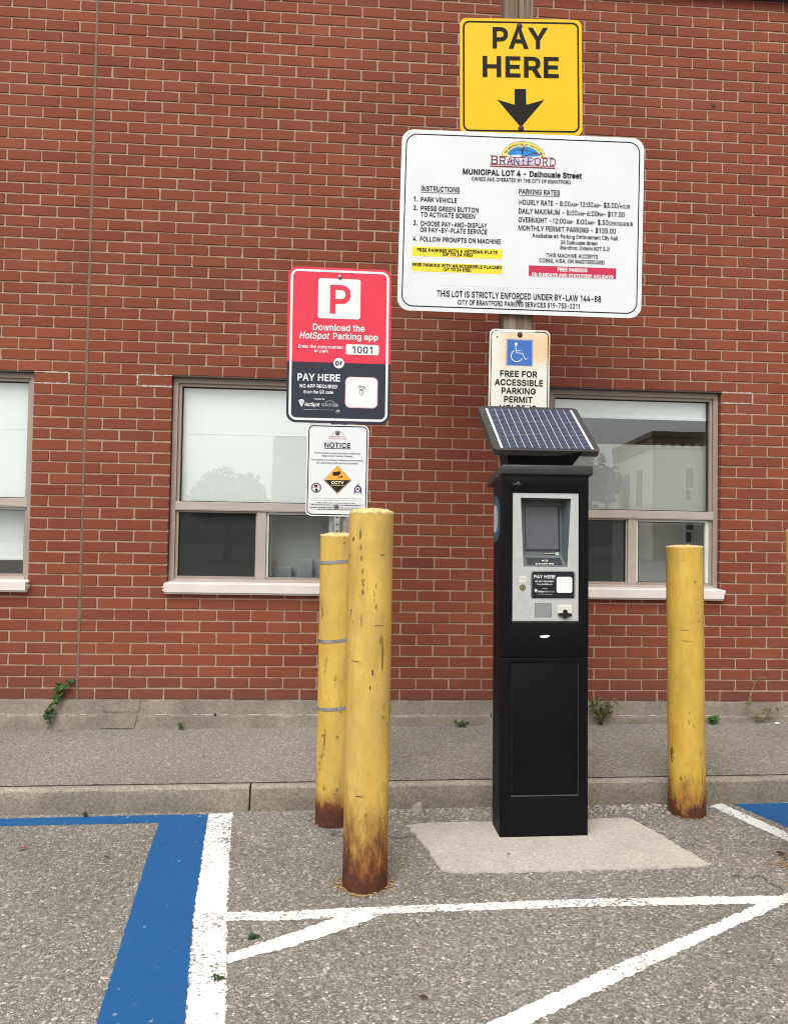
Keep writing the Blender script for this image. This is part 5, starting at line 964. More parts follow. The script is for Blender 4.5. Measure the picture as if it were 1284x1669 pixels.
# ---- red and charcoal app sign
S = Sign('app_sign', 'tall red and charcoal sign with a big red P in a white square', Plane(1.5103, -1.056, sgn_Z(1.8857), .0159, .0045), .4837, .7341, .045, 's_red', edge='s_red')
S.zm(6.067, 455, 425)
W, H = S.W / 2, S.H / 2
ym = S.q(590, 1009)[1]
rr = rrect(-W, -H, W, H, S.r); low = [(x, y) for x, y in rr if y < 0]
low = [(-W, ym)] + low + [(W, ym)]
S.lay('charcoal_field', 's_dark', low, .0005)
S.border('s_white2', .0115, .0108, .0010, rad=.036)
r = S.rect(389, 171, 801, 572, .025); S.lay('letter_square', 's_white2', rrect(*r, .012), .0010)
S.text('letter_mark', 's_red', 'P', 500, 706, 522, 285, .018, c=.0018)
T = lambda *a, **k: S.text('lettering', 's_white2', *a, **{'slope': .02, **k})
T('Download the', 334, 845, 687, 66, .02); T('HotSpot', 200, 498, 768, 66, .02, shear=.22); T('Parking app', 533, 976, 776, 64, .02)
T('Enter the zone number', 191, 636, 860, 33, .016); T('to park', 346, 486, 905, 33, .016)
r = S.rect(660, 824, 984, 932, .015); S.lay('zone_box', 's_white2', rrect(*r, .009), .0010); S.text('zone_number', 's_text', '1001', 724, 919, 912, 66, .01, slope=.01)
S.lay('or_disc', 's_white2', [S.q(*t) for t in circ(590, 1013, 52, 30)], .0012); S.text('or_word', 's_text', 'or', 553, 627, 1036, 56, .02, slope=.01)
T('PAY HERE', 181, 602, 1184, 72, .024); T('NO APP REQUIRED', 205, 575, 1254, 36, .02); T('Scan the QR code', 243, 536, 1310, 32, .016); T('Powered By:', 346, 452, 1374, 17, .012)
S.lay('pin_mark', 's_white2', [S.q(*t) for t in ((192, 1385), (205, 1372), (222, 1368), (240, 1374), (250, 1388), (236, 1420), (222, 1446), (208, 1420))], .0014)
S.mb('pin_mark', 's_dark').stroke([S.q(*t) for t in ((200, 1392), (221, 1384), (242, 1394))], .002, .0018); S.mb('pin_mark', 's_dark').stroke([S.q(*t) for t in ((207, 1408), (221, 1402), (235, 1410))], .002, .0018)
T('HotSpot', 251, 401, 1438, 38, .02, shear=.22)
S.text('grey_lettering', 's_grey', 'BRANTFORD', 417, 585, 1440, 30, .008, slope=.02)
S.mb('grey_lettering', 's_grey').stroke([S.q(455 + 47 * (1 + math.cos(R(a_))), 1412 - 26 * math.sin(R(a_))) for a_ in range(0, 181, 15)], .0022, .0016)
for x0, x1 in ((243, 290), (294, 332), (336, 384), (395, 440), (444, 498), (505, 545)): S.mb('fine_print', 's_grey').stroke([S.q(x0, 1471 + (x0 - 243) * .02), S.q(x1, 1471 + (x1 - 243) * .02)], .0016, .0016)
r = S.rect(654, 1146, 972, 1460, .008); S.lay('code_plate', 's_pink', rrect(*r, .024), .0010)
r = S.rect(662, 1152, 964, 1452, .008); S.lay('code_plate', 's_white2', rrect(*r, .022), .0014)
for k in range(3): S.mb('code_pin', 's_text').stroke([S.q(812 + (24 + 16 * k) * math.cos(R(a_)), 1296 - (24 + 16 * k) * math.sin(R(a_))) for a_ in range(38, 143, 15)], .0026, .0018)
S.mb('code_pin', 's_text').stroke([S.q(*t) for t in ((790, 1300), (800, 1285), (824, 1285), (834, 1300), (812, 1336))], .0026, .0018, True)
S.bolt(603, 163, .0095); S.bolt(583, 1497, .0095)
S.done()
# ---- camera notice
S = Sign('notice_sign', 'small white NOTICE sign with a yellow and black camera diamond', Plane(1.5126, -1.056, sgn_Z(1.2979), -.0337, -.0037), .2868, .4291, .028, 's_white')
S.zm(9.817, 490, 680)
S.border('s_black', .0055, .0046, rad=.024)
T = lambda *a, **k: S.text('lettering', 's_text', *a, **{'slope': .02, **k})
T('NOTICE', 381, 796, 482, 80, .016); S.mb('lettering', 's_text').stroke([S.q(378, 496), S.q(797, 506)], .0022, .0016)
T('You have entered an area that may be monitored by', 208, 960, 578, 25, .008); T('Closed Circuit Television Cameras.', 331, 836, 626, 25, .008)
T('This program is a community initiative to promote safety', 170, 1000, 688, 25, .008); T('and reduce crimes within the City of Brantford.', 250, 916, 738, 25, .008)
D = lambda k, t_: S.q(590 + t_[0] * k, 1002 + t_[1] * k)
S.lay('diamond', 's_brown', [D(1, t) for t in ((-226, -4), (0, -232), (226, 4), (-4, 232))], .0006)
S.lay('diamond', 's_cream', [D(.97, t) for t in ((-226, -4), (0, -232), (226, 4), (-4, 232))], .0008)
S.lay('diamond', 's_orange', [D(.95, t) for t in ((-218, -2), (0, -232), (222, 2))], .0010)
S.lay('diamond', 's_brown', [D(.93, t) for t in ((-226, 2), (226, 6), (-4, 228))], .0012)
C_ = S.mb('camera_symbol', 's_brown')
C_.poly([S.q(*t) for t in ((508, 885), (630, 862), (642, 892), (608, 930), (530, 940), (514, 912))], .0014)
C_.stroke([S.q(*t) for t in ((600, 920), (608, 965), (650, 950))], .004, .0014); C_.poly([S.q(*t) for t in circ(655, 952, 17, 12)], .0015)
S.text('cream_lettering', 's_cream', 'CCTV', 489, 690, 1066, 46, .03, slope=.01); S.text('cream_lettering', 's_cream', 'IN OPERATION', 486, 702, 1097, 17, .014, slope=.01)
# round badge left, crest right
Bd = S.mb('round_badge', 's_brown'); cc = lambda r_: [S.q(*t) for t in circ(250, 1128, r_, 28)]
Bd.ring(cc(80), cc(70), .0008); Bd.ring(cc(66), cc(61), .0008)
for pts in (((218, 1082), (268, 1082), (272, 1118), (222, 1114)), ((228, 1146), (272, 1142), (276, 1182), (240, 1184))): Bd.poly([S.q(*t) for t in pts], .0010)
S.mb('round_badge', 's_box').stroke([S.q(172, 1126), S.q(328, 1132)], .0018, .0010)
Cr = S.mb('crest', 's_navy')
Cr.poly([S.q(*t) for t in ((850, 1222), (862, 1130), (890, 1095), (915, 1085), (945, 1098), (972, 1135), (975, 1226), (915, 1205))], .0008)
Cr.poly([S.q(*t) for t in ((900, 1086), (915, 1062), (932, 1086))], .0008)
S.lay('crest', 's_white2', [S.q(*t) for t in circ(912, 1152, 34, 20)], .0011); S.lay('crest', 's_maroon', [S.q(*t) for t in circ(912, 1152, 20, 14)], .0013)
S.lay('crest', 's_lav', [S.q(*t) for t in ((868, 1196), (912, 1188), (958, 1198), (958, 1212), (912, 1202), (868, 1210))], .0012)
r = S.rect(140, 1362, 1003, 1482, .012); S.lay('grey_strip', 's_pale', rrect(*r, .002), .0006)
def dashes(x0, x1, y, h, mat):                                    # print too small to read in the photograph
    x = x0
    while x < x1:
        l_ = rnd.uniform(14, 62); l_ = min(l_, x1 - x); a_, b_ = S.q(x, y + (x - x0) * .02), S.q(x + l_, y + (x + l_ - x0) * .02)
        S.mb('fine_print', mat).stroke([a_, b_], h, .0016); x += l_ + 9
dashes(176, 975, 1290, .0011, 's_text'); dashes(155, 990, 1324, .0011, 's_text')
for y, x0, x1 in ((1366, 265, 875), (1398, 170, 965), (1440, 148, 990), (1472, 270, 860)): dashes(x0, x1, y, .0022, 's_black')
# small emblem above
S.mb('emblem', 's_pink').ring([S.q(*t) for t in ((450, 296), (735, 312), (735, 356), (450, 346))], [S.q(*t) for t in ((458, 304), (727, 318), (727, 349), (458, 340))], .0008)
S.mb('emblem', 's_grey').stroke([S.q(592 + 92 * math.cos(R(a_)), 302 - 80 * math.sin(R(a_))) for a_ in range(0, 181, 12)], .003, .0008)
S.text('emblem', 's_pink', 'BRANTFORD', 468, 718, 338, 28, .006, c=.0010)
S.bolt(590, 248, .0088); S.bolt(572, 1428, .0088)
S.done()

# ================================================================ BOLLARDS
def bollard(label, x, y, ztop, mat, dent=0.0, dome=.018, seed=1):
    rr = random.Random(seed)
    z0 = lot_z(x); h = ztop - z0; r0 = .0832
    root = thing('bollard', label, 'bollard', Vector((x, y, z0)), group='yellow bollards round the payment machine')
    mb = MB(); n = 56
    prof = [(r0, -.06)] + [(r0, h * i / 46) for i in range(47)]
    rings = mb.lathe(prof, n)
    for i, g in enumerate(rings):
        for k, v in enumerate(g):
            a_ = 2 * math.pi * k / n; s_ = 1 + .0045 * math.sin(3 * a_ + i * .13 + seed) * math.sin(i * .21 + seed) + rr.gauss(0, .0006)
            if i < 3: s_ += .006 * (3 - i) * .3
            v.co.x *= s_; v.co.y *= s_
    mb.build('pipe', mat, root, smooth='all')
    mb = MB(); rings = mb.lathe([(r0 * f, h + g) for f, g in ((1.0, -.004), (1.012, .0), (1.004, .004), (.93, dome * .35), (.75, dome * .72), (.5, dome * .95), (.2, dome))], n)
    mb.b.faces.new(rings[-1])
    for g in rings[1:]:
        for v in g: v.co.z += rr.gauss(0, .0016); v.co.x *= 1 + rr.gauss(0, .004); v.co.y *= 1 + rr.gauss(0, .004)
    mb.build('cap', M['bcap'], root, smooth='all')
    return root, r0, h
M['bcap'] = plain('painted_concrete_cap', (.68, .50, .20), .85, var=.42, scale=60, bump=.6)
M['s_pale'] = plain('sticker_pale_grey', (.58, .59, .60), .5)

def scuffs(root, r0, items, seed, mat='scuff'):
    """chips and scrapes: (angle in degrees from the side facing the lot, height, width, height, ragged)"""
    rr = random.Random(seed)
    for a0, z, w_, h_ in items:
        mb = MB(); n = 14; pts = []
        for k in range(n):
            t_ = 2 * math.pi * k / n; f = rr.uniform(.55, 1.15)
            a_ = R(a0 - 90) + (w_ / 2 * math.cos(t_) * f) / r0
            zz = z + h_ / 2 * math.sin(t_) * f
            pts.append(((r0 + .0012) * math.cos(a_), (r0 + .0012) * math.sin(a_), zz))
        mb.face(pts); mb.build('scuff', M[mat], root, fix=False)
M['scuff'] = plain('bare_rusty_steel', (.060, .032, .016), .7, var=.4, scale=90); M['scrape'] = plain('tyre_scrape', (.22, .155, .05), .7, var=.4, scale=60)
YR = 1.055
fl, r0, h = bollard('tall scraped yellow bollard with a rusty foot, nearest the lot and left of the machine', 1.652, -1.740, ZB + 1.082, m_bollard('bollard_paint_a', .17, .20, 1.3), seed=3)
def hz(y): return on_y(600, y, -1.79).z - lot_z(1.652)
def ang(x, y): 
    p = on_y(x, y, -1.79); return math.degrees(math.asin(max(-1, min(1, (p.x - 1.652) / .0845)))) - 2
scuffs(fl, r0, [(ang(577, 878), hz(879), .010, .017), (ang(608, 1094), hz(1094), .007, .034), (ang(604, 1118), hz(1118), .006, .014), (ang(619, 1372), hz(1370), .006, .085), (ang(586, 1294), hz(1294), .030, .005), (ang(626, 1330), hz(1332), .018, .004)], 5)
scuffs(fl, r0, [(ang(624, 1062), hz(1066), .010, .14), (ang(622, 1040), hz(1042), .016, .045), (ang(624, 904), hz(904), .026, .007), (ang(589, 888), hz(892), .008, .03), (ang(590, 905), hz(910), .01, .02), (ang(592, 925), hz(930), .007, .02), (ang(592, 960), hz(964), .010, .03), (ang(590, 1000), hz(1010), .004, .07), (ang(580, 1076), hz(1077), .05, .004), (ang(620, 1020), hz(1018), .05, .004), (ang(625, 1165), hz(1168), .010, .02), (ang(588, 870), hz(870), .01, .04), (ang(627, 1155), hz(1150), .006, .012)], 6, 'scrape')
bl, r1, h1 = bollard('yellow bollard ringed by three thin metal straps with a steel post behind', 1.5275, -1.127, ZB + .992, m_bollard('bollard_paint_b', .105, .06, 4.1, (.65, .41, .055)), dome=.014, seed=8)
for y in (914, 1043, 1154):
    z = on_y(518, y, -1.2).z - lot_z(1.5275); mb = MB(); n = 56; rg = []
    for rr_, dz in ((r1 * 1.004, -.007), (r1 * 1.028, -.007), (r1 * 1.028, .007), (r1 * 1.004, .007)):
        rg.append([mb.b.verts.new((rr_ * math.cos(2 * math.pi * k / n), rr_ * math.sin(2 * math.pi * k / n), z + dz + .006 * math.sin(2 * math.pi * k / n + 1) + .004 * math.cos(2 * math.pi * k / n))) for k in range(n)])
    for i in range(4):
        A, B = rg[i], rg[(i + 1) % 4]
        for k in range(n): mb.b.faces.new((A[k], A[(k + 1) % n], B[(k + 1) % n], B[k]))
    mb.build('strap', M['galv'], bl, smooth=True)
scuffs(bl, r1, [(10, .168, .012, .03), (6, .40, .012, .016), (5, .15, .03, .01)], 4, 'scrape')
br, r2, h2 = bollard('yellow bollard standing against the kerb right of the machine', 3.183, -1.092, ZB + .968, m_bollard('bollard_paint_c', .055, .15, 7.7, (.63, .39, .045)), dome=.008, seed=11)
br.rotation_euler = (0, -.017, 0)
scuffs(br, r2, [(-25, .865, .05, .004), (-20, .815, .05, .003), (28, .20, .004, .16), (20, .30, .005, .05)], 9, 'scrape')
bf, r3, h3 = bollard('yellow bollard cut off by the right edge of the picture', 3.413, -1.722, ZB + 1.045, m_bollard('bollard_paint_d', .18, .14, 9.2), seed=14)
bf.rotation_euler = (0, -.028, 0)
# rusty paint flecks on the asphalt round the feet
M['fleck'] = plain('rusty_paint_fleck', (.40, .24, .075), .9, var=.4, scale=70)
for (x, y, n_, r_, sd) in ((1.652, -1.740, 130, .125, 2), (1.5275, -1.127, 40, .11, 3), (3.183, -1.092, 40, .105, 4), (3.392, -1.722, 150, .185, 5)):
    rr = random.Random(sd); mb = MB()
    for _ in range(n_):
        a_ = rr.uniform(0, 2 * math.pi); d_ = .084 + abs(rr.gauss(0, .5)) * (r_ - .084)
        cx, cy = x + d_ * math.cos(a_), y + d_ * math.sin(a_) * 1.0; s_ = rr.uniform(.002, .008)
        mb.face([(cx + dx * s_ * rr.uniform(.6, 1.2), cy + dy * s_ * rr.uniform(.6, 1.2), lot_z(cx) + .005) for dx, dy in circ(0, 0, 1, 7)])
    tag(mb.build('paint_flecks', M['fleck'], fix=False), kind='stuff')

# ================================================================ PAYMENT MACHINE
PL = Plane(2.4246, -1.3495, sgn_Z(.4905), .0102, .0088)
pay = thing('payment_machine', 'black parking payment machine with silver front and tilted solar panel on a concrete pad', 'machine', PL.m)
pq = lambda x, y, c=0.0: PL.px(x, y, c)
ZS = lambda s, ox, oy: (lambda x, y, c=0.0: PL.px(ox + x / s, oy + y / s, c))
z7 = ZS(5.2158, 790, 740); z8 = ZS(4.39, 790, 1020); m6 = ZS(10.7, 830, 920); m7 = ZS(12.23, 840, 800)
W2, H2 = .1935, .790
# housing: slim front shell, narrower rear box
def bev_box(name, mat, *q, bev=.006, par=pay):
    mb = MB(); mb.box(*q, bev); return mb.build(name, M[mat], par, smooth=True)
pt = [z7(240, 325), z7(797, 340), z7(793, 1425), z7(232, 1412)]      # silver plate
px0, px1 = (pt[0][0] + pt[3][0]) / 2, (pt[1][0] + pt[2][0]) / 2; py0, py1 = (pt[2][1] + pt[3][1]) / 2, (pt[0][1] + pt[1][1]) / 2
zs_ = z8(400, 226)[1]                                                # seam between upper and lower door
mb = MB(); hx0, hy0 = z7(300, 962); hx1, hy1 = z7(738, 366)
mb.ringprism([(-W2 + .001, -H2 + .005), (W2 - .001, -H2 + .005), (W2 - .001, H2 - .004), (-W2 + .001, H2 - .004)], [(hx0, hy0), (hx1, hy0), (hx1, hy1), (hx0, hy1)], -.145, -.022)
mb.box(hx0, hx1, hy0, hy1, -.144, -.1); mb.build('housing', M['black'], pay)
bev_box('plinth', 'black', -W2 + .012, W2 - .012, -H2 - .03, -H2 + .006, -.29, -.008, bev=.002)
bev_box('rear_box', 'black', -W2 + .03, W2 - .03, -H2, H2 - .03, -.30, -.146, bev=.006)
# upper door: a frame round the silver plate
def rc(x0, x1, y0, y1): return [(x0, y0), (x1, y0), (x1, y1), (x0, y1)]
def doorframe(o_, i_, c0, c1):
    mb = MB(); mb.ringprism(rc(*o_), rc(*i_), c0, c1)
    es = [e for e in mb.b.edges if all(abs(v.co.z - c1) < 1e-6 for v in e.verts)] + [e for e in mb.b.edges if abs(e.verts[0].co.z - e.verts[1].co.z) > .01]
    bmesh.ops.bevel(mb.b, geom=es, offset=.003, segments=2, profile=.5, affect='EDGES'); return mb
mb = doorframe((-W2, W2, zs_ + .0007, H2 - .003), (px0 - .003, px1 + .003, py0 - .006, py1 + .003), -.0215, .004)
mb.build('upper_door', M['black'], pay, smooth=True)
mb = MB(); mb.face([(px0 - .003, py0 - .0055, .004), (px1 + .003, py0 - .0055, .004), (px1 + .001, py0 + .0005, -.006), (px0 - .001, py0 + .0005, -.006)]); mb.build('door_lip', M['cap'], pay, fix=False)
# lower door with its inset panel
ia, ib = z8(186, 262), z8(672, 1217); i0, i1, j0, j1 = ia[0], ib[0], ib[1], ia[1]
mb = doorframe((-W2 + .0012, W2 - .0012, -H2 + .004, zs_ - .0007), (i0, i1, j0, j1), -.0215, .002)
mb.build('lower_door', M['black'], pay, smooth=True)
mb = MB(); ia_, ib_ = rc(i0 + .001, i1 - .001, j0 + .001, j1 - .001), rc(i0 + .005, i1 - .005, j0 + .005, j1 - .005)
A = [mb.b.verts.new((*p_, -.0005)) for p_ in ia_]; B = [mb.b.verts.new((*p_, -.0058)) for p_ in ib_]
for k in range(4): mb.b.faces.new((A[k], A[(k + 1) % 4], B[(k + 1) % 4], B[k]))
mb.build('panel_bevel', M['cap'], pay)  # paler than the door: the edge highlight is put into the colour
bev_box('inset_panel', 'black', i0 + .002, i1 - .002, j0 + .002, j1 - .002, -.015, -.0055, bev=.002)
# silver plate with the screen recess cut out
ro = [z7(305, 370), z7(732, 380), z7(700, 960), z7(328, 957)]
mb = MB(); c = -.002
po = [(px0, py1), (px1, py1), (px1, py0), (px0, py0)]
mb.ringprism(po, ro, -.012, c)
plate = mb.build('front_plate', M['silver'], pay)
# recess: side walls, tilted bezel, shelf
bk = [m7(118, 205, -.075), m7(905, 215, -.075), m7(915, 1290, -.040), m7(150, 1290, -.040)]
bk = [(bk[0][0], bk[0][1], -.075), (bk[1][0], bk[1][1], -.075), (bk[2][0], bk[2][1], -.042), (bk[3][0], bk[3][1], -.042)]
fr = [(*t, c - .0005) for t in ro]
sh = [(fr[2][0] - .002, fr[2][1] + .004, -.010), (fr[3][0] + .002, fr[3][1] + .004, -.010)]
mb = MB()
mb.face([fr[0], fr[1], bk[1], bk[0]]); mb.face([fr[1], sh[0], bk[2], bk[1]]); mb.face([fr[0], bk[0], bk[3], sh[1]]); mb.face([bk[3], bk[2], sh[0], sh[1]]); mb.face([fr[1], fr[2], sh[0]]); mb.face([fr[0], sh[1], fr[3]]); mb.face([fr[3], sh[1], sh[0], fr[2]])
mb.face(bk)
rec = mb.build('screen_recess', M['recess'], pay, fix=False)
A_, B_2, C_2, D_2 = [Vector(t) for t in bk]
def onbk(x, y, lift=.001):                                           # point of the tilted back from a pixel of the m7 view
    n_ = (B_2 - A_).cross(D_2 - A_).normalized()
    if n_.z < 0: n_ = -n_
    d = ray(840 + x / 12.23, 800 + y / 12.23); inv = PL.m.inverted(); o_ = inv @ CAM; dd = inv.to_3x3() @ d
    t_ = (A_ + n_ * lift - o_).dot(n_) / dd.dot(n_); return tuple(o_ + dd * t_)
def on3(P0, P1, P2, f, lift): 
    n_ = (P1 - P0).cross(P2 - P0).normalized(); n_ = n_ if n_.z > 0 else -n_; return None
mb = MB(); mb.face([onbk(*t, .002) for t in ((178, 292), (872, 308), (888, 1205), (186, 1200))]); s1 = mb.build('screen', M['bezel'], pay, fix=False)
mb = MB(); mb.face([onbk(*t, .0035) for t in ((188, 312), (838, 322), (856, 1166), (206, 1166))]); mb.build('display', M['lcd'], s1, fix=False)
# shelf: card reader, green key
S0, S1, S2, S3 = [Vector(t) for t in (bk[3], bk[2], sh[0], sh[1])]
def onsh(x, y, lift=.001):
    n_ = (S1 - S0).cross(S3 - S0).normalized(); n_ = n_ if n_.z > 0 else -n_
    d = ray(840 + x / 12.23, 800 + y / 12.23); inv = PL.m.inverted(); o_ = inv @ CAM; dd = inv.to_3x3() @ d
    t_ = (S0 + n_ * lift - o_).dot(n_) / dd.dot(n_); return tuple(o_ + dd * t_)
mb = MB(); mb.face([onsh(*t, .0012) for t in ((200, 1326), (892, 1340), (938, 1478), (222, 1470))]); cr = mb.build('card_reader', M['bezel'], pay, fix=False)
mb = MB()
for x, w_ in ((395, 45), (455, 48), (520, 30), (560, 30), (608, 30), (655, 45), (708, 50)): mb.face([onsh(*t, .002) for t in ((x, 1446), (x + w_, 1447), (x + w_, 1466), (x, 1465))])
for k, a_ in enumerate((28, 48)):
    q = [(555 + a_ * 1.6 * math.cos(R(t_)), 1392 - a_ * .62 * math.sin(R(t_))) for t_ in (-70, -40, 0, 40, 70)]
    for (x0, y0), (x1, y1) in zip(q, q[1:]): mb.face([onsh(*t, .002) for t in ((x0, y0), (x0 + 12, y0), (x1 + 12, y1), (x1, y1))])
mb.face([onsh(*t, .002) for t in ((520, 1385), (560, 1378), (570, 1402), (530, 1402))])
mb.build('card_marks', M['label_m'], cr, fix=False)
mb = MB(); mb.face([onbk(*t, .002) for t in ((548, 1232), (780, 1236), (780, 1268), (548, 1264))]); mb.build('key_label', M['bezel'], pay, fix=False)
mb = MB()
for x0, x1 in ((566, 640), (648, 700), (706, 768)): mb.face([onbk(*t, .003) for t in ((x0, 1245), (x1, 1246), (x1, 1254), (x0, 1253))])
mb.build('key_print', M['label_m'], pay, fix=False)
mb = MB(); q = [onbk(*t, .004) for t in ((788, 1226), (852, 1228), (854, 1286), (790, 1284))]; mb.face(q); mb.build('green_key', M['green'], pay, fix=False)
# sticker
r = (*m6(388, 583), *m6(1128, 130)); mb = MB(); mb.poly(rrect(m6(376, 604)[0], m6(376, 604)[1], m6(1146, 118)[0], m6(1146, 118)[1], .011), c + .0006)
stk = mb.build('sticker', M['s_black'], pay, fix=False)
a_, b_ = m6(384, 597), m6(1138, 125); mb = MB(); mb.ring(rrect(*a_, *b_, .010), rrect(a_[0] + .0016, a_[1] + .0016, b_[0] - .0016, b_[1] - .0016, .009), c + .0010); mb.build('sticker_line', M['s_grey'], stk, fix=False)
a_, b_ = m6(398, 575), m6(1122, 145); mb = MB(); mb.poly(rrect(*a_, *b_, .008), c + .0012); mb.build('sticker_field', M['s_navy2'] if 's_navy2' in M else M['bezel'], stk, fix=False)
a_, b_ = m6(820, 495), m6(1092, 216); mb = MB(); mb.poly(rrect(*a_, *b_, .009), c + .0018); mb.build('code_plate', M['s_white2'], stk, fix=False)
mb = MB()
def mtext(st, x0, x1, yb, cap, bold=.02, sh_=0.0):
    a_ = m6(x0, yb); b_ = m6(x1, yb); t_ = m6(x0, yb - cap); put_text(mb, st, a_[0], b_[0], a_[1], t_[1] - a_[1], c + .0024, bold, sh_)
mtext('PAY HERE', 428, 795, 243, 62); mtext('NO APP REQUIRED', 446, 772, 308, 27); mtext('Scan the QR code', 482, 742, 357, 26, .014); mtext('Powered By:', 570, 660, 428, 14, .01)
mtext('HotSpot', 486, 622, 486, 32, .02, .22)
mb.poly([m6(*t) for t in ((432, 440), (444, 428), (472, 428), (484, 442), (470, 472), (458, 494), (446, 470))], c + .0024)
mb.build('sticker_text', M['s_white2'], stk, fix=False)
mb = MB(); mtext('BRANTFORD', 636, 782, 486, 24, .01); mb.stroke([m6(*t) for t in ((482, 516), (600, 520))], .0013, c + .0024); mb.stroke([m6(*t) for t in ((612, 520), (752, 522))], .0013, c + .0024); mb.build('sticker_print', M['s_grey'], stk, fix=False)
# lock, its label, flap, coin knob, maker's badge
cx, cy = m6(230, 398); mb = MB(); mb.prism(circ(cx, cy, .0118, 28), c - .001, c + .0035); lk = mb.build('lock', M['bezel'], pay)
mb = MB(); mb.prism(circ(cx - .0006, cy, .0100, 28), c + .003, c + .0055); mb.build('lock_face', M['brass'], lk)
mb = MB(); mb.box(cx - .0018, cx + .0012, cy - .0098, cy + .0098, c + .005, c + .0062); mb.build('lock_slot', M['gasket'], lk)
a_, b_ = m6(170, 305), m6(292, 205); mb = MB(); mb.poly(rrect(*a_, *b_, .001), c + .0006); lb = mb.build('lock_label', M['label_m'], pay, fix=False)
mb = MB(); mb.stroke([m6(182, 240), m6(276, 241)], .0016, c + .0012); mb.stroke([m6(192, 270), m6(270, 271)], .0016, c + .0012); mb.build('lock_print', M['flap'], lb, fix=False)
a_, b_ = m6(444, 918), m6(728, 684); mb = MB(); mb.box(a_[0], b_[0], a_[1], b_[1], c - .003, c + .0008, .0008); mb.build('flap', M['flap'], pay)
mb = MB(); q = (.0012); mb.ring(rrect(a_[0] - q, a_[1] - q, b_[0] + q, b_[1] + q, .001), rrect(a_[0], a_[1], b_[0], b_[1], .001), c + .0004); mb.build('flap_gap', M['bezel'], pay, fix=False)
a_, b_ = m6(846, 846), m6(1082, 703); mb = MB(); mb.poly(rrect(*a_, *b_, .001), c + .0006); kl = mb.build('knob_label', M['label_m'], pay, fix=False)
mb = MB()
for q in ((876, 743, 935), (945, 743, 1050), (868, 784, 900), (1026, 786, 1060)): mb.stroke([m6(q[0], q[1]), m6(q[2], q[1])], .0016, c + .0012)
mb.build('knob_print', M['flap'], kl, fix=False)
cx, cy = m6(965, 872)
mb = MB(); mb.prism([m6(*t) for t in ((848, 856), (920, 846), (1010, 846), (1080, 858), (1080, 892), (1020, 905), (990, 935), (962, 942), (934, 932), (908, 905), (848, 892))], c, c + .010)
kn = mb.build('coin_knob', M['bezel'], pay)
mb = MB(); mb.prism(circ(*m6(962, 822), .0085, 22, .0098), c, c + .016); mb.build('knob_grip', M['bezel'], kn)
mb = MB(); mb.prism([z8(*t) for t in ((386, 72), (420, 66), (462, 66), (456, 78), (430, 86), (400, 84))], .0038, .0050); mb.build('maker_badge', M['s_white2'], pay)
mb = MB(); mb.prism(circ(*m6(600, 1252), .024, 28, .0095), .0036, .0044); mb.build('badge_plate', M['bezel'], pay)
mb = MB(); mb.prism(rrect(*z7(235, 262), *z7(305, 245), .002), .0036, .0046); mb.build('sensor', M['cap'], pay)
mb = MB(); mb.prism(circ(*z7(279, 240), .0018, 10), .0036, .0046); mb.build('sensor_lens', M['label_m'], pay)
# disc sticker on the left flank
mb = MB(); xx = -W2 - .0003
cyz = pq(812, 845)[1]
def flank(r_, x_): return [(x_, cyz + r_ * math.sin(2 * math.pi * k / 40), -.118 + r_ * math.cos(2 * math.pi * k / 40)) for k in range(40)]
def clip(P): return [(x, y, max(-.143, z)) for x, y, z in P]
mb.face(clip(flank(.105, xx + .0005))); ds = mb.build('flank_sticker', M['disc'], pay, fix=False)
mb = MB(); mb.face(clip(flank(.062, xx - .0003))); mb.build('flank_mark', M['s_grey'], ds, fix=False)
# lid: overhanging cap, a little lower at the back
la, lb_ = pq(817.4, 757.5, .014), pq(966.7, 774, .014); ly0, ly1 = pq(890, 774.5, .014)[1], pq(890, 758, .014)[1]
mb = MB(); mb.box(la[0], lb_[0], ly0, ly1, -.30, .014, .008, 3)
for v in mb.b.verts: v.co.y += v.co.z * .13
mb.build('lid', M['cap'], pay, smooth=True)
# neck under the panel
nk = lambda x, y: PL.px(x, y, -.06)
t0, t1, b0, b1 = nk(822, 738), nk(945, 740), nk(828.2, 757), nk(927.4, 759)
mb = MB()
top = [(t0[0], t0[1] + .005, -.02), (t1[0], t1[1] + .005, -.02), (t1[0], t1[1] + .13, -.24), (t0[0], t0[1] + .13, -.24)]
bot = [(b0[0], b0[1] - .012, -.05), (b1[0], b1[1] - .012, -.05), (b1[0], b1[1] - .03, -.20), (b0[0], b0[1] - .03, -.20)]
mb.face(top); mb.face(bot)
for k in range(4): mb.face([top[k], top[(k + 1) % 4], bot[(k + 1) % 4], bot[k]])
bmesh.ops.remove_doubles(mb.b, verts=mb.b.verts[:], dist=1e-5)
mb.build('neck', M['black'], pay)
# solar panel
SP = Plane(2.4194, -1.2, sgn_Z(1.5016), .059, .025, .8748); SW, SH = .4847 / 2, .3727 / 2
mb = MB(); mb.prism(rrect(-SW, -SH, SW, SH, .022), -.028, 0); bmesh.ops.bevel(mb.b, geom=[e for e in mb.b.edges if len(e.link_faces) == 2 and e.calc_face_angle(0) > 1.2], offset=.003, segments=2, affect='EDGES')
sp_ = mb.build('solar_panel', M['pvframe']); sp_.matrix_world = SP.m; sp_.parent = pay; sp_.matrix_parent_inverse = pay.matrix_world.inverted()
z6 = lambda x, y: SP.px(770 + x / 5.836, 520 + y / 5.836)
c0, c1, c2, c3 = z6(112, 848), z6(944, 868), z6(1150, 1248), z6(272, 1224)
cx0, cx1, cy0, cy1 = (c0[0] + c3[0]) / 2, (c1[0] + c2[0]) / 2, (c2[1] + c3[1]) / 2, (c0[1] + c1[1]) / 2
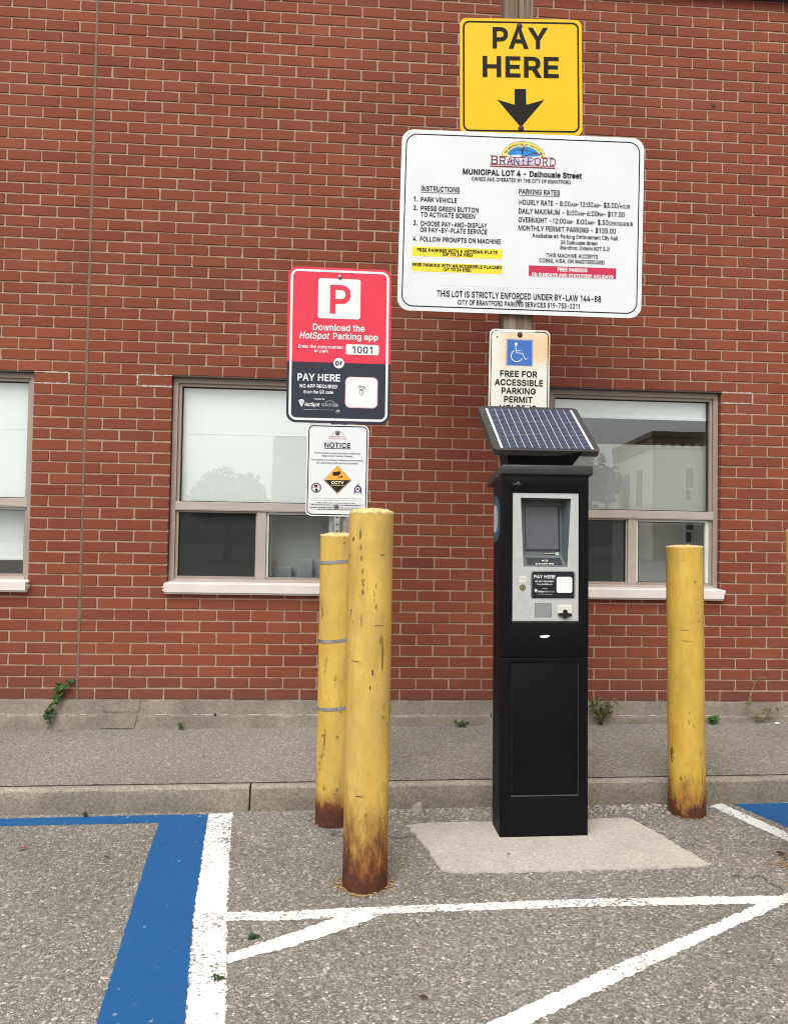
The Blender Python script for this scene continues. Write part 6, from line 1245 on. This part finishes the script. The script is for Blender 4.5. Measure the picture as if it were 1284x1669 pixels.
mb = MB(); mb.poly([(cx0, cy0), (cx1, cy0), (cx1, cy1), (cx0, cy1)], .0008); mb.build('cells', M['pv'], sp_, fix=False)
mb = MB(); bw_ = .0105
for x in (cx0 + bw_ / 2, cx1 - bw_ / 2): mb.stroke([(x, cy0 + .002), (x, cy1 - .002)], bw_, .0016)
for k in range(1, 12):
    x = cx0 + bw_ + (cx1 - cx0 - 2 * bw_) * k / 12; mb.stroke([(x, cy0 + .003), (x, cy1 - .003)], .0017, .0016)
mb.build('ribbons', M['pvline'], sp_, fix=False)
mb = MB()
for k in range(1, 30):
    y = cy0 + (cy1 - cy0) * k / 30; mb.stroke([(cx0 + bw_, y), (cx1 - bw_, y)], .0010 if k % 10 else .0024, .0012)
mb.build('fingers', M['pvfine'], sp_, fix=False)
mb = MB(); mb.box(-.014, .010, SH - .008, SH + .004, -.004, .004, .002); mb.build('clip', M['s_white2'], sp_)

# ================================================================ PLANTS AND LITTER
def leaf(mb, lay, p, dirv, up_, size, wd, tv, droop=.3):
    d = Vector(dirv).normalized(); s_ = d.cross(Vector(up_)).normalized(); n_ = s_.cross(d)
    prof = ((0, .12), (.18, .75), (.4, 1), (.7, .62), (1, 0))
    L_, C_3, R_3 = [], [], []
    for t_, w_ in prof:
        q = p + d * (t_ * size) - n_ * (droop * size * t_ * t_)
        for arr, sgn in ((L_, 1), (C_3, 0), (R_3, -1)):
            v = mb.b.verts.new(q + s_ * (sgn * w_ * wd * size / 2) + n_ * (abs(sgn) * w_ * size * .08)); v[lay] = tv; arr.append(v)
    for A, B in ((L_, C_3), (C_3, R_3)):
        for i in range(len(prof) - 1):
            try: mb.b.faces.new((A[i], B[i], B[i + 1], A[i + 1]))
            except ValueError: pass
def plant(name, label, cat, base, stems, mat, leaf_n, lsize, lw, seed, stem_r=.0018, smat='stem', group=None, along=(.15, 1), face=Vector((0, -1, .5)), tone=(0, 1)):
    rr = random.Random(seed); root = thing(name, label, cat, base, group)
    inv = root.matrix_world.inverted()
    mb = MB(); lm = MB(); lay = lm.b.verts.layers.float.new('tint')
    for st in stems:
        P = [inv @ Vector(p) for p in st]
        mb.tube(P, [stem_r * (1 - .6 * i / max(1, len(P) - 1)) for i in range(len(P))], 6)
        for _ in range(leaf_n):
            t_ = rr.uniform(*along) * (len(P) - 1); i = min(int(t_), len(P) - 2); q = P[i].lerp(P[i + 1], t_ - i)
            d = Vector((rr.uniform(-1, 1), rr.uniform(-.9, .1), rr.uniform(-.6, .7))); leaf(lm, lay, q, d, face + Vector((rr.uniform(-.4, .4), 0, rr.uniform(-.3, .6))), lsize * rr.uniform(.55, 1.15), lw, rr.uniform(*tone), rr.uniform(.05, .5))
    mb.build('stem', M[smat], root, smooth='all'); 
    if leaf_n: lm.build('foliage', M[mat], root, fix=False)
    else: lm.b.free()
    return root
wpt = lambda x, y, dy=-.03: on_y(x, y, dy)
# climbing vine left of the joint
st = [wpt(78, 1189, -.03), wpt(82, 1176, -.035), wpt(80, 1160, -.03), wpt(88, 1146, -.025), wpt(95, 1132, -.02), wpt(104, 1120, -.015), wpt(113, 1110, -.012)]
plant('vine', 'short green vine climbing the concrete base beside the wall joint', 'plant', wpt(78, 1190, -.03), [st, st[:5] + [wpt(96, 1122, -.012), wpt(94, 1108, -.01)]], 'leaf', 22, .038, .85, 21, .0022, face=Vector((0, -1, .7)))
# weed tufts at the wall foot
def tuft(label, x, y, n_, hgt, spread, seed, mat='leaf2', ls=.03, lw=.25, ln=5, dy=-.03, smat='stem', tone=(0, 1)):
    rr = random.Random(seed); b_ = wpt(x, y, dy); b_.z = walk_z(b_.x, dy) if dy > KB else b_.z
    sts = []
    for _ in range(n_):
        a_ = rr.uniform(-1, 1); q = [b_ + Vector((rr.uniform(-.01, .01), rr.uniform(-.01, .005), -.004))]
        for t_ in (.35, .7, 1.0): q.append(b_ + Vector((a_ * spread * t_ ** 1.3, rr.uniform(-.035, 0) * t_, hgt * t_ * rr.uniform(.75, 1.05))))
        sts.append(q)
    return plant('weed', label, 'plant', b_, sts, mat, ln, ls, lw, seed, .0014, smat, 'weeds along the foot of the wall', (.3, 1), tone=tone)
tuft('bushy brownish weed at the wall foot just right of the machine', 979, 1178, 16, .155, .085, 31, ls=.036, lw=.28, ln=8, tone=(.0, .8))
tuft('tiny green weed at the wall foot between the two left windows', 297, 1181, 4, .04, .02, 32, 'leaf', .016, .7, 5, tone=(.3, 1))
tuft('low green weed at the wall foot left of the machine', 752, 1179, 7, .03, .055, 33, 'leaf', .022, .6, 7, tone=(.3, 1))
tuft('low bright weed at the wall foot right of the right bollard', 1162, 1177, 9, .045, .05, 34, 'leaf', .026, .55, 8, tone=(.5, 1))
b_ = wpt(1236, 1172, -.03); b_.z = walk_z(b_.x, -.03)
arch = lambda *q: [wpt(x, y, -.03) for x, y in q]
dryp = plant('weed', 'tall weed with arching dry stalks at the wall foot by the right edge', 'plant', b_, [arch((1236, 1174), (1222, 1160), (1216, 1148), (1221, 1136), (1226, 1124)), arch((1236, 1174), (1218, 1152), (1222, 1132), (1230, 1112), (1238, 1103), (1247, 1105), (1254, 1116), (1256, 1130)),
   arch((1236, 1174), (1250, 1160), (1262, 1154), (1280, 1147), (1300, 1142)), arch((1236, 1174), (1246, 1168), (1264, 1168), (1290, 1160)), arch((1236, 1174), (1240, 1160), (1252, 1152), (1264, 1163)), arch((1236, 1174), (1228, 1166), (1208, 1168))], 'leaf2', 7, .030, .3, 36, .0017, 'dry', 'weeds along the foot of the wall', (.1, .6))
def ground_tuft(label, x, y, seed, n_=5, s=.018, hgt=.02):
    rr = random.Random(seed); b_ = on_lot(x, y, .004)
    sts = [[b_, b_ + Vector((rr.uniform(-.02, .02), rr.uniform(-.012, .012), hgt * rr.uniform(.5, 1)))] for _ in range(n_)]
    plant('weed', label, 'plant', b_, sts, 'leaf', 6, s, .6, seed, .001, 'stem', 'weeds in the cracks of the lot', (.2, 1), Vector((0, -.5, 1)), (0, .4))
ground_tuft('small weed in the corner between two white lines', 413, 1528, 41, 7, .012, .010)
ground_tuft('tiny weed in the crack of the broad white line', 358, 1594, 42, 6, .010, .010)
ground_tuft('small weed at the kerb foot above the left blue line', 141, 1330, 43, 6, .013, .018)
# loose stones along the kerb
def rock(name, label, p, s_, seed, mat='stone', group=None, flat=.6):
    rr = random.Random(seed); mb = MB(); t_ = bmesh.ops.create_icosphere(mb.b, subdivisions=3, radius=1)
    ph = [rr.uniform(0, 6) for _ in range(6)]
    for v in t_['verts']:
        q = v.co.copy(); f = 1 + .14 * math.sin(3 * q.x + ph[0]) + .12 * math.sin(4 * q.y + ph[1]) + .1 * math.sin(5 * q.z + ph[2]) + rr.gauss(0, .02)
        v.co = Vector((q.x * s_ * f, q.y * s_ * .8 * f, max(-.3, q.z) * s_ * flat * f))
    o = mb.build(name, M[mat], smooth='all'); o.location = p; o.rotation_euler = (0, 0, rr.uniform(0, 6)); return tag(o, label, 'stone', group)
p = on_lot(681, 1322); p.y = max(p.y, KF - .045); rock('rock', 'rounded grey rock lying against the kerb left of the machine', Vector((p.x, KF - .035, lot_z(p.x) + .006)), .034, 3, flat=.95)
mb = MB(); rr = random.Random(51)
def grit(mb, x0, x1, y0, y1, n_, smin, smax):
    for _ in range(n_):
        x = rr.uniform(x0, x1); y = y1 - abs(rr.gauss(0, .5)) * (y1 - y0); s_ = rr.uniform(smin, smax)
        t_ = bmesh.ops.create_icosphere(mb.b, subdivisions=1, radius=s_); k_ = [rr.uniform(.6, 1.3) for _ in range(3)]
        for v in t_['verts']: v.co = Vector((x + v.co.x * k_[0] * 1.2, y + v.co.y * k_[1], lot_z(x) + s_ * .3 + v.co.z * k_[2] * .8)) + Vector((rr.gauss(0, s_ * .12), 0, rr.gauss(0, s_ * .12)))
grit(mb, 1.6, 3.1, -1.13, KF - .004, 420, .002, .008); grit(mb, -.5, 1.6, -1.03, KF - .002, 150, .0015, .005); grit(mb, 2.8, 3.1, -1.06, KF - .004, 40, .004, .010)
tag(mb.build('gravel', M['pebble'], smooth=False), kind='stuff')
for i, (x, y, s_) in enumerate(((1001, 1315, .008), (1012, 1313, .010), (1052, 1313, .011), (1068, 1310, .009), (1085, 1315, .008))):
    q = on_lot(x, y); rock('pebble', 'pale pebble lying at the kerb foot between machine and right bollard', Vector((q.x, min(q.y, KF - .02), lot_z(q.x) + .003)), s_, 60 + i, 'smear', 'pale pebbles by the right bollard', .8)
q = wpt(1267, 1176, -.06); mb = MB(); t_ = bmesh.ops.create_icosphere(mb.b, subdivisions=2, radius=.012)
for v in t_['verts']: v.co = Vector((v.co.x * 1.5, v.co.y, v.co.z * .5))
o = mb.build('pebble', M['s_white2']); o.location = (q.x, -.05, walk_z(q.x, -.05) + .004); tag(o, 'white pebble at the wall foot near the right edge', 'stone')
# fallen leaves
def dead(label, x, y, s_, rz, mat='deadleaf', on=None):
    p = on if on is not None else on_lot(x, y, .007); mb = MB(); lay = mb.b.verts.layers.float.new('tint')
    leaf(mb, lay, Vector((0, 0, .003)), (1, 0, .1), (0, 0, 1), s_, .55, .5, .25)
    o = mb.build('fallen_leaf', M[mat], fix=False); o.location = p; o.rotation_euler = (0, 0, rz); return tag(o, label, 'leaf', 'fallen leaves')
dead('dark dead leaf lying between the two diagonal white lines', 683, 1627, .030, .1)
dead('reddish brown leaf on the asphalt of the left stall near the kerb', 32, 1384, .032, .4, 'redleaf')
dead('dark leaf on the left stall beside the blue line', 170, 1398, .026, -.2)
dead('long dark leaf near the right edge of the lot', 1264, 1391, .045, -.2)
dead('small dark leaf on the concrete pad in front of the machine', 826, 1393, .016, .1, on=on_lot(826, 1393, .009))
q = wpt(93, 1190, -.05); dead('red leaf at the foot of the vine', 0, 0, .03, .2, 'redleaf', Vector((q.x, -.05, walk_z(q.x, -.05) + .003)))

# ================================================================ ACROSS THE STREET (seen in the window glass)
cb = thing('corner_building', 'cream painted two storey corner building across the lot, mirrored in the right window', 'building', Vector((17.6, -33.8, .19)))
mb = MB()
H_ = 6.75
mb.prism([(0, 0), (16, .6), (16, -10), (.75, -8)], -.3, H_ - .9); mb.build('wall', M['cream'], cb)
mb = MB(); mb.prism([(-.12, .12), (16.1, .72), (16.1, -10.1), (.65, -8.1)], H_ - .25, H_ + .02); mb.prism([(-.04, .04), (16, .64), (16, -10), (.71, -8)], H_ - .9, H_ - .25); mb.build('cornice', M['cornice'], cb)
mb = MB()
for i in range(30): mb.box(.1 + i * .52, .36 + i * .52, .03 + i * .0195, .14 + i * .0195, H_ - .86, H_ - .62)
tag(mb.build('bracket_row', M['cream'], cb))
for (x, z0, z1, w_) in ((1.62, 3.1, 4.95, .85), (4.6, 3.1, 4.95, .85), (7.8, 3.1, 4.95, .85), (1.62, .9, 2.3, .9), (4.6, .9, 2.3, .9)):
    y = .0375 * x + .05; mb = MB()
    P = [(x, z0), (x + w_, z0), (x + w_, z1 - .12), (x + w_ * .75, z1 - .02), (x + w_ / 2, z1), (x + w_ * .25, z1 - .02), (x, z1 - .12)]
    for k in range(len(P)): mb.tube([(P[k][0], y, P[k][1]), (P[(k + 1) % len(P)][0], y, P[(k + 1) % len(P)][1])], .09, 6)
    mb.box(x, x + w_, y - .03, y + .03, z0 + .62, z0 + .72); mb.box(x + w_ / 2 - .04, x + w_ / 2 + .04, y - .03, y + .03, z0, z0 + .65); mb.box(x - .1, x + w_ + .1, y - .04, y + .1, z0 - .14, z0 - .02)
    f = mb.build('window', M['s_white2'], cb); mb = MB(); mb.face([(a_, y - .03, b_) for a_, b_ in P]); mb.build('pane', M['lcd'], f, fix=False)
for yy in (-2.2, -4.6):
    mb = MB(); x_ = -.09 * yy * 1.0 - .03; mb.box(x_ - .05, x_ + .02, yy - .35, yy + .35, 2.9, 4.9, .02); mb.build('side_window', M['cornice'], cb)
vn = thing('van', 'pale grey box van parked across the lot, mirrored in the middle window', 'van', Vector((1.27, -9.0, lot_z(1.27))))
mb = MB(); mb.box(-1.05, 1.05, -3.6, 0, .55, 3.08, .09, 4); mb.build('cargo_box', M['vanpaint'], vn, smooth=True)
mb = MB(); mb.box(-.98, .98, -5.3, -3.62, .45, 1.5, .12, 4); mb.box(-.92, .92, -4.7, -3.62, 1.45, 2.25, .14, 4); mb.build('cab', M['vanpaint'], vn, smooth=True)
mb = MB(); mb.box(-1.0, 1.0, -.02, .10, .42, .58, .03); mb.build('bumper', M['cap'], vn)
for s_ in (-1, 1):
    mb = MB(); mb.box(s_ * .96 - .05, s_ * .96 + .05, 0.001, .02, .62, .80, .01); mb.build('tail_light', M['s_maroon'], vn)
    mb = MB(); mb.box(s_ * .5 - .46, s_ * .5 + .46, .001, .014, .66, 2.95, .006); d_ = mb.build('door', M['vanpaint'], vn); mb = MB(); mb.box(s_ * .1 - .02, s_ * .1 + .02, .015, .05, 1.2, 1.5, .008); mb.build('handle', M['cap'], d_)
    for yy in (-.9, -4.5):
        mb = MB(); mb.lathe([(.001, -.11), (.22, -.11), (.34, -.09), (.36, -.05), (.36, .05), (.34, .09), (.22, .11), (.001, .11)], 28); w_ = mb.build('wheel', M['gasket'], vn, smooth=True); w_.rotation_euler = (0, R(90), 0); w_.location = (s_ * .9, yy, .36)
def tree(label, x, y, h_, rad, seed, n_=2600, ls=.22):
    rr = random.Random(seed); root = thing('tree', label, 'tree', Vector((x, y, lot_z(x))), group='trees across the lot')
    mb = MB(); mb.tube([(0, 0, -.1), (.05, .03, h_ * .25), (0, 0, h_ * .5), (.1, 0, h_ * .8)], [rad * .11, rad * .09, rad * .06, rad * .02], 10)
    cl_ = []
    for k in range(13):
        a_ = rr.uniform(0, 6.28); e_ = rr.uniform(-.2, 1.2); q = Vector((math.cos(a_) * math.cos(e_) * rad * .62, math.sin(a_) * math.cos(e_) * rad * .62, h_ * .62 + math.sin(e_) * h_ * .3)); cl_.append((q, rad * rr.uniform(.28, .5)))
        mb.tube([(0, 0, h_ * rr.uniform(.3, .5)), q * .55 + Vector((0, 0, h_ * .25)), q], [rad * .04, rad * .025, rad * .01], 6)
    mb.build('trunk', M['bark'], root, smooth='all')
    lm = MB(); lay = lm.b.verts.layers.float.new('tint')
    for _ in range(n_):
        q, r_ = rr.choice(cl_); d = Vector((rr.gauss(0, 1), rr.gauss(0, 1), rr.gauss(0, 1))).normalized(); p = q + d * r_ * rr.uniform(.4, 1.05)
        s_ = ls * rr.uniform(.5, 1.2); a_ = Vector((rr.gauss(0, 1), rr.gauss(0, 1), rr.gauss(0, 1))).normalized(); b_ = a_.orthogonal().normalized(); tv = rr.random()
        vs = [lm.b.verts.new(p + t_) for t_ in (a_ * s_, b_ * s_ * .5, -a_ * s_, -b_ * s_ * .5)]
        for v in vs: v[lay] = tv
        lm.b.faces.new(vs)
    lm.build('crown', M['treeleaf'], root, fix=False)
tree('dark leafy tree beside the cream building, mirrored in the right window', 15.6, -41, 6.6, 3.0, 71)
tree('tall leafy tree further left across the lot, mirrored in the middle window', -3.9, -31, 4.0, 1.9, 72)
tree('round leafy tree behind the left of the lot, mirrored in the left window', -9.5, -33, 5.2, 2.4, 73)
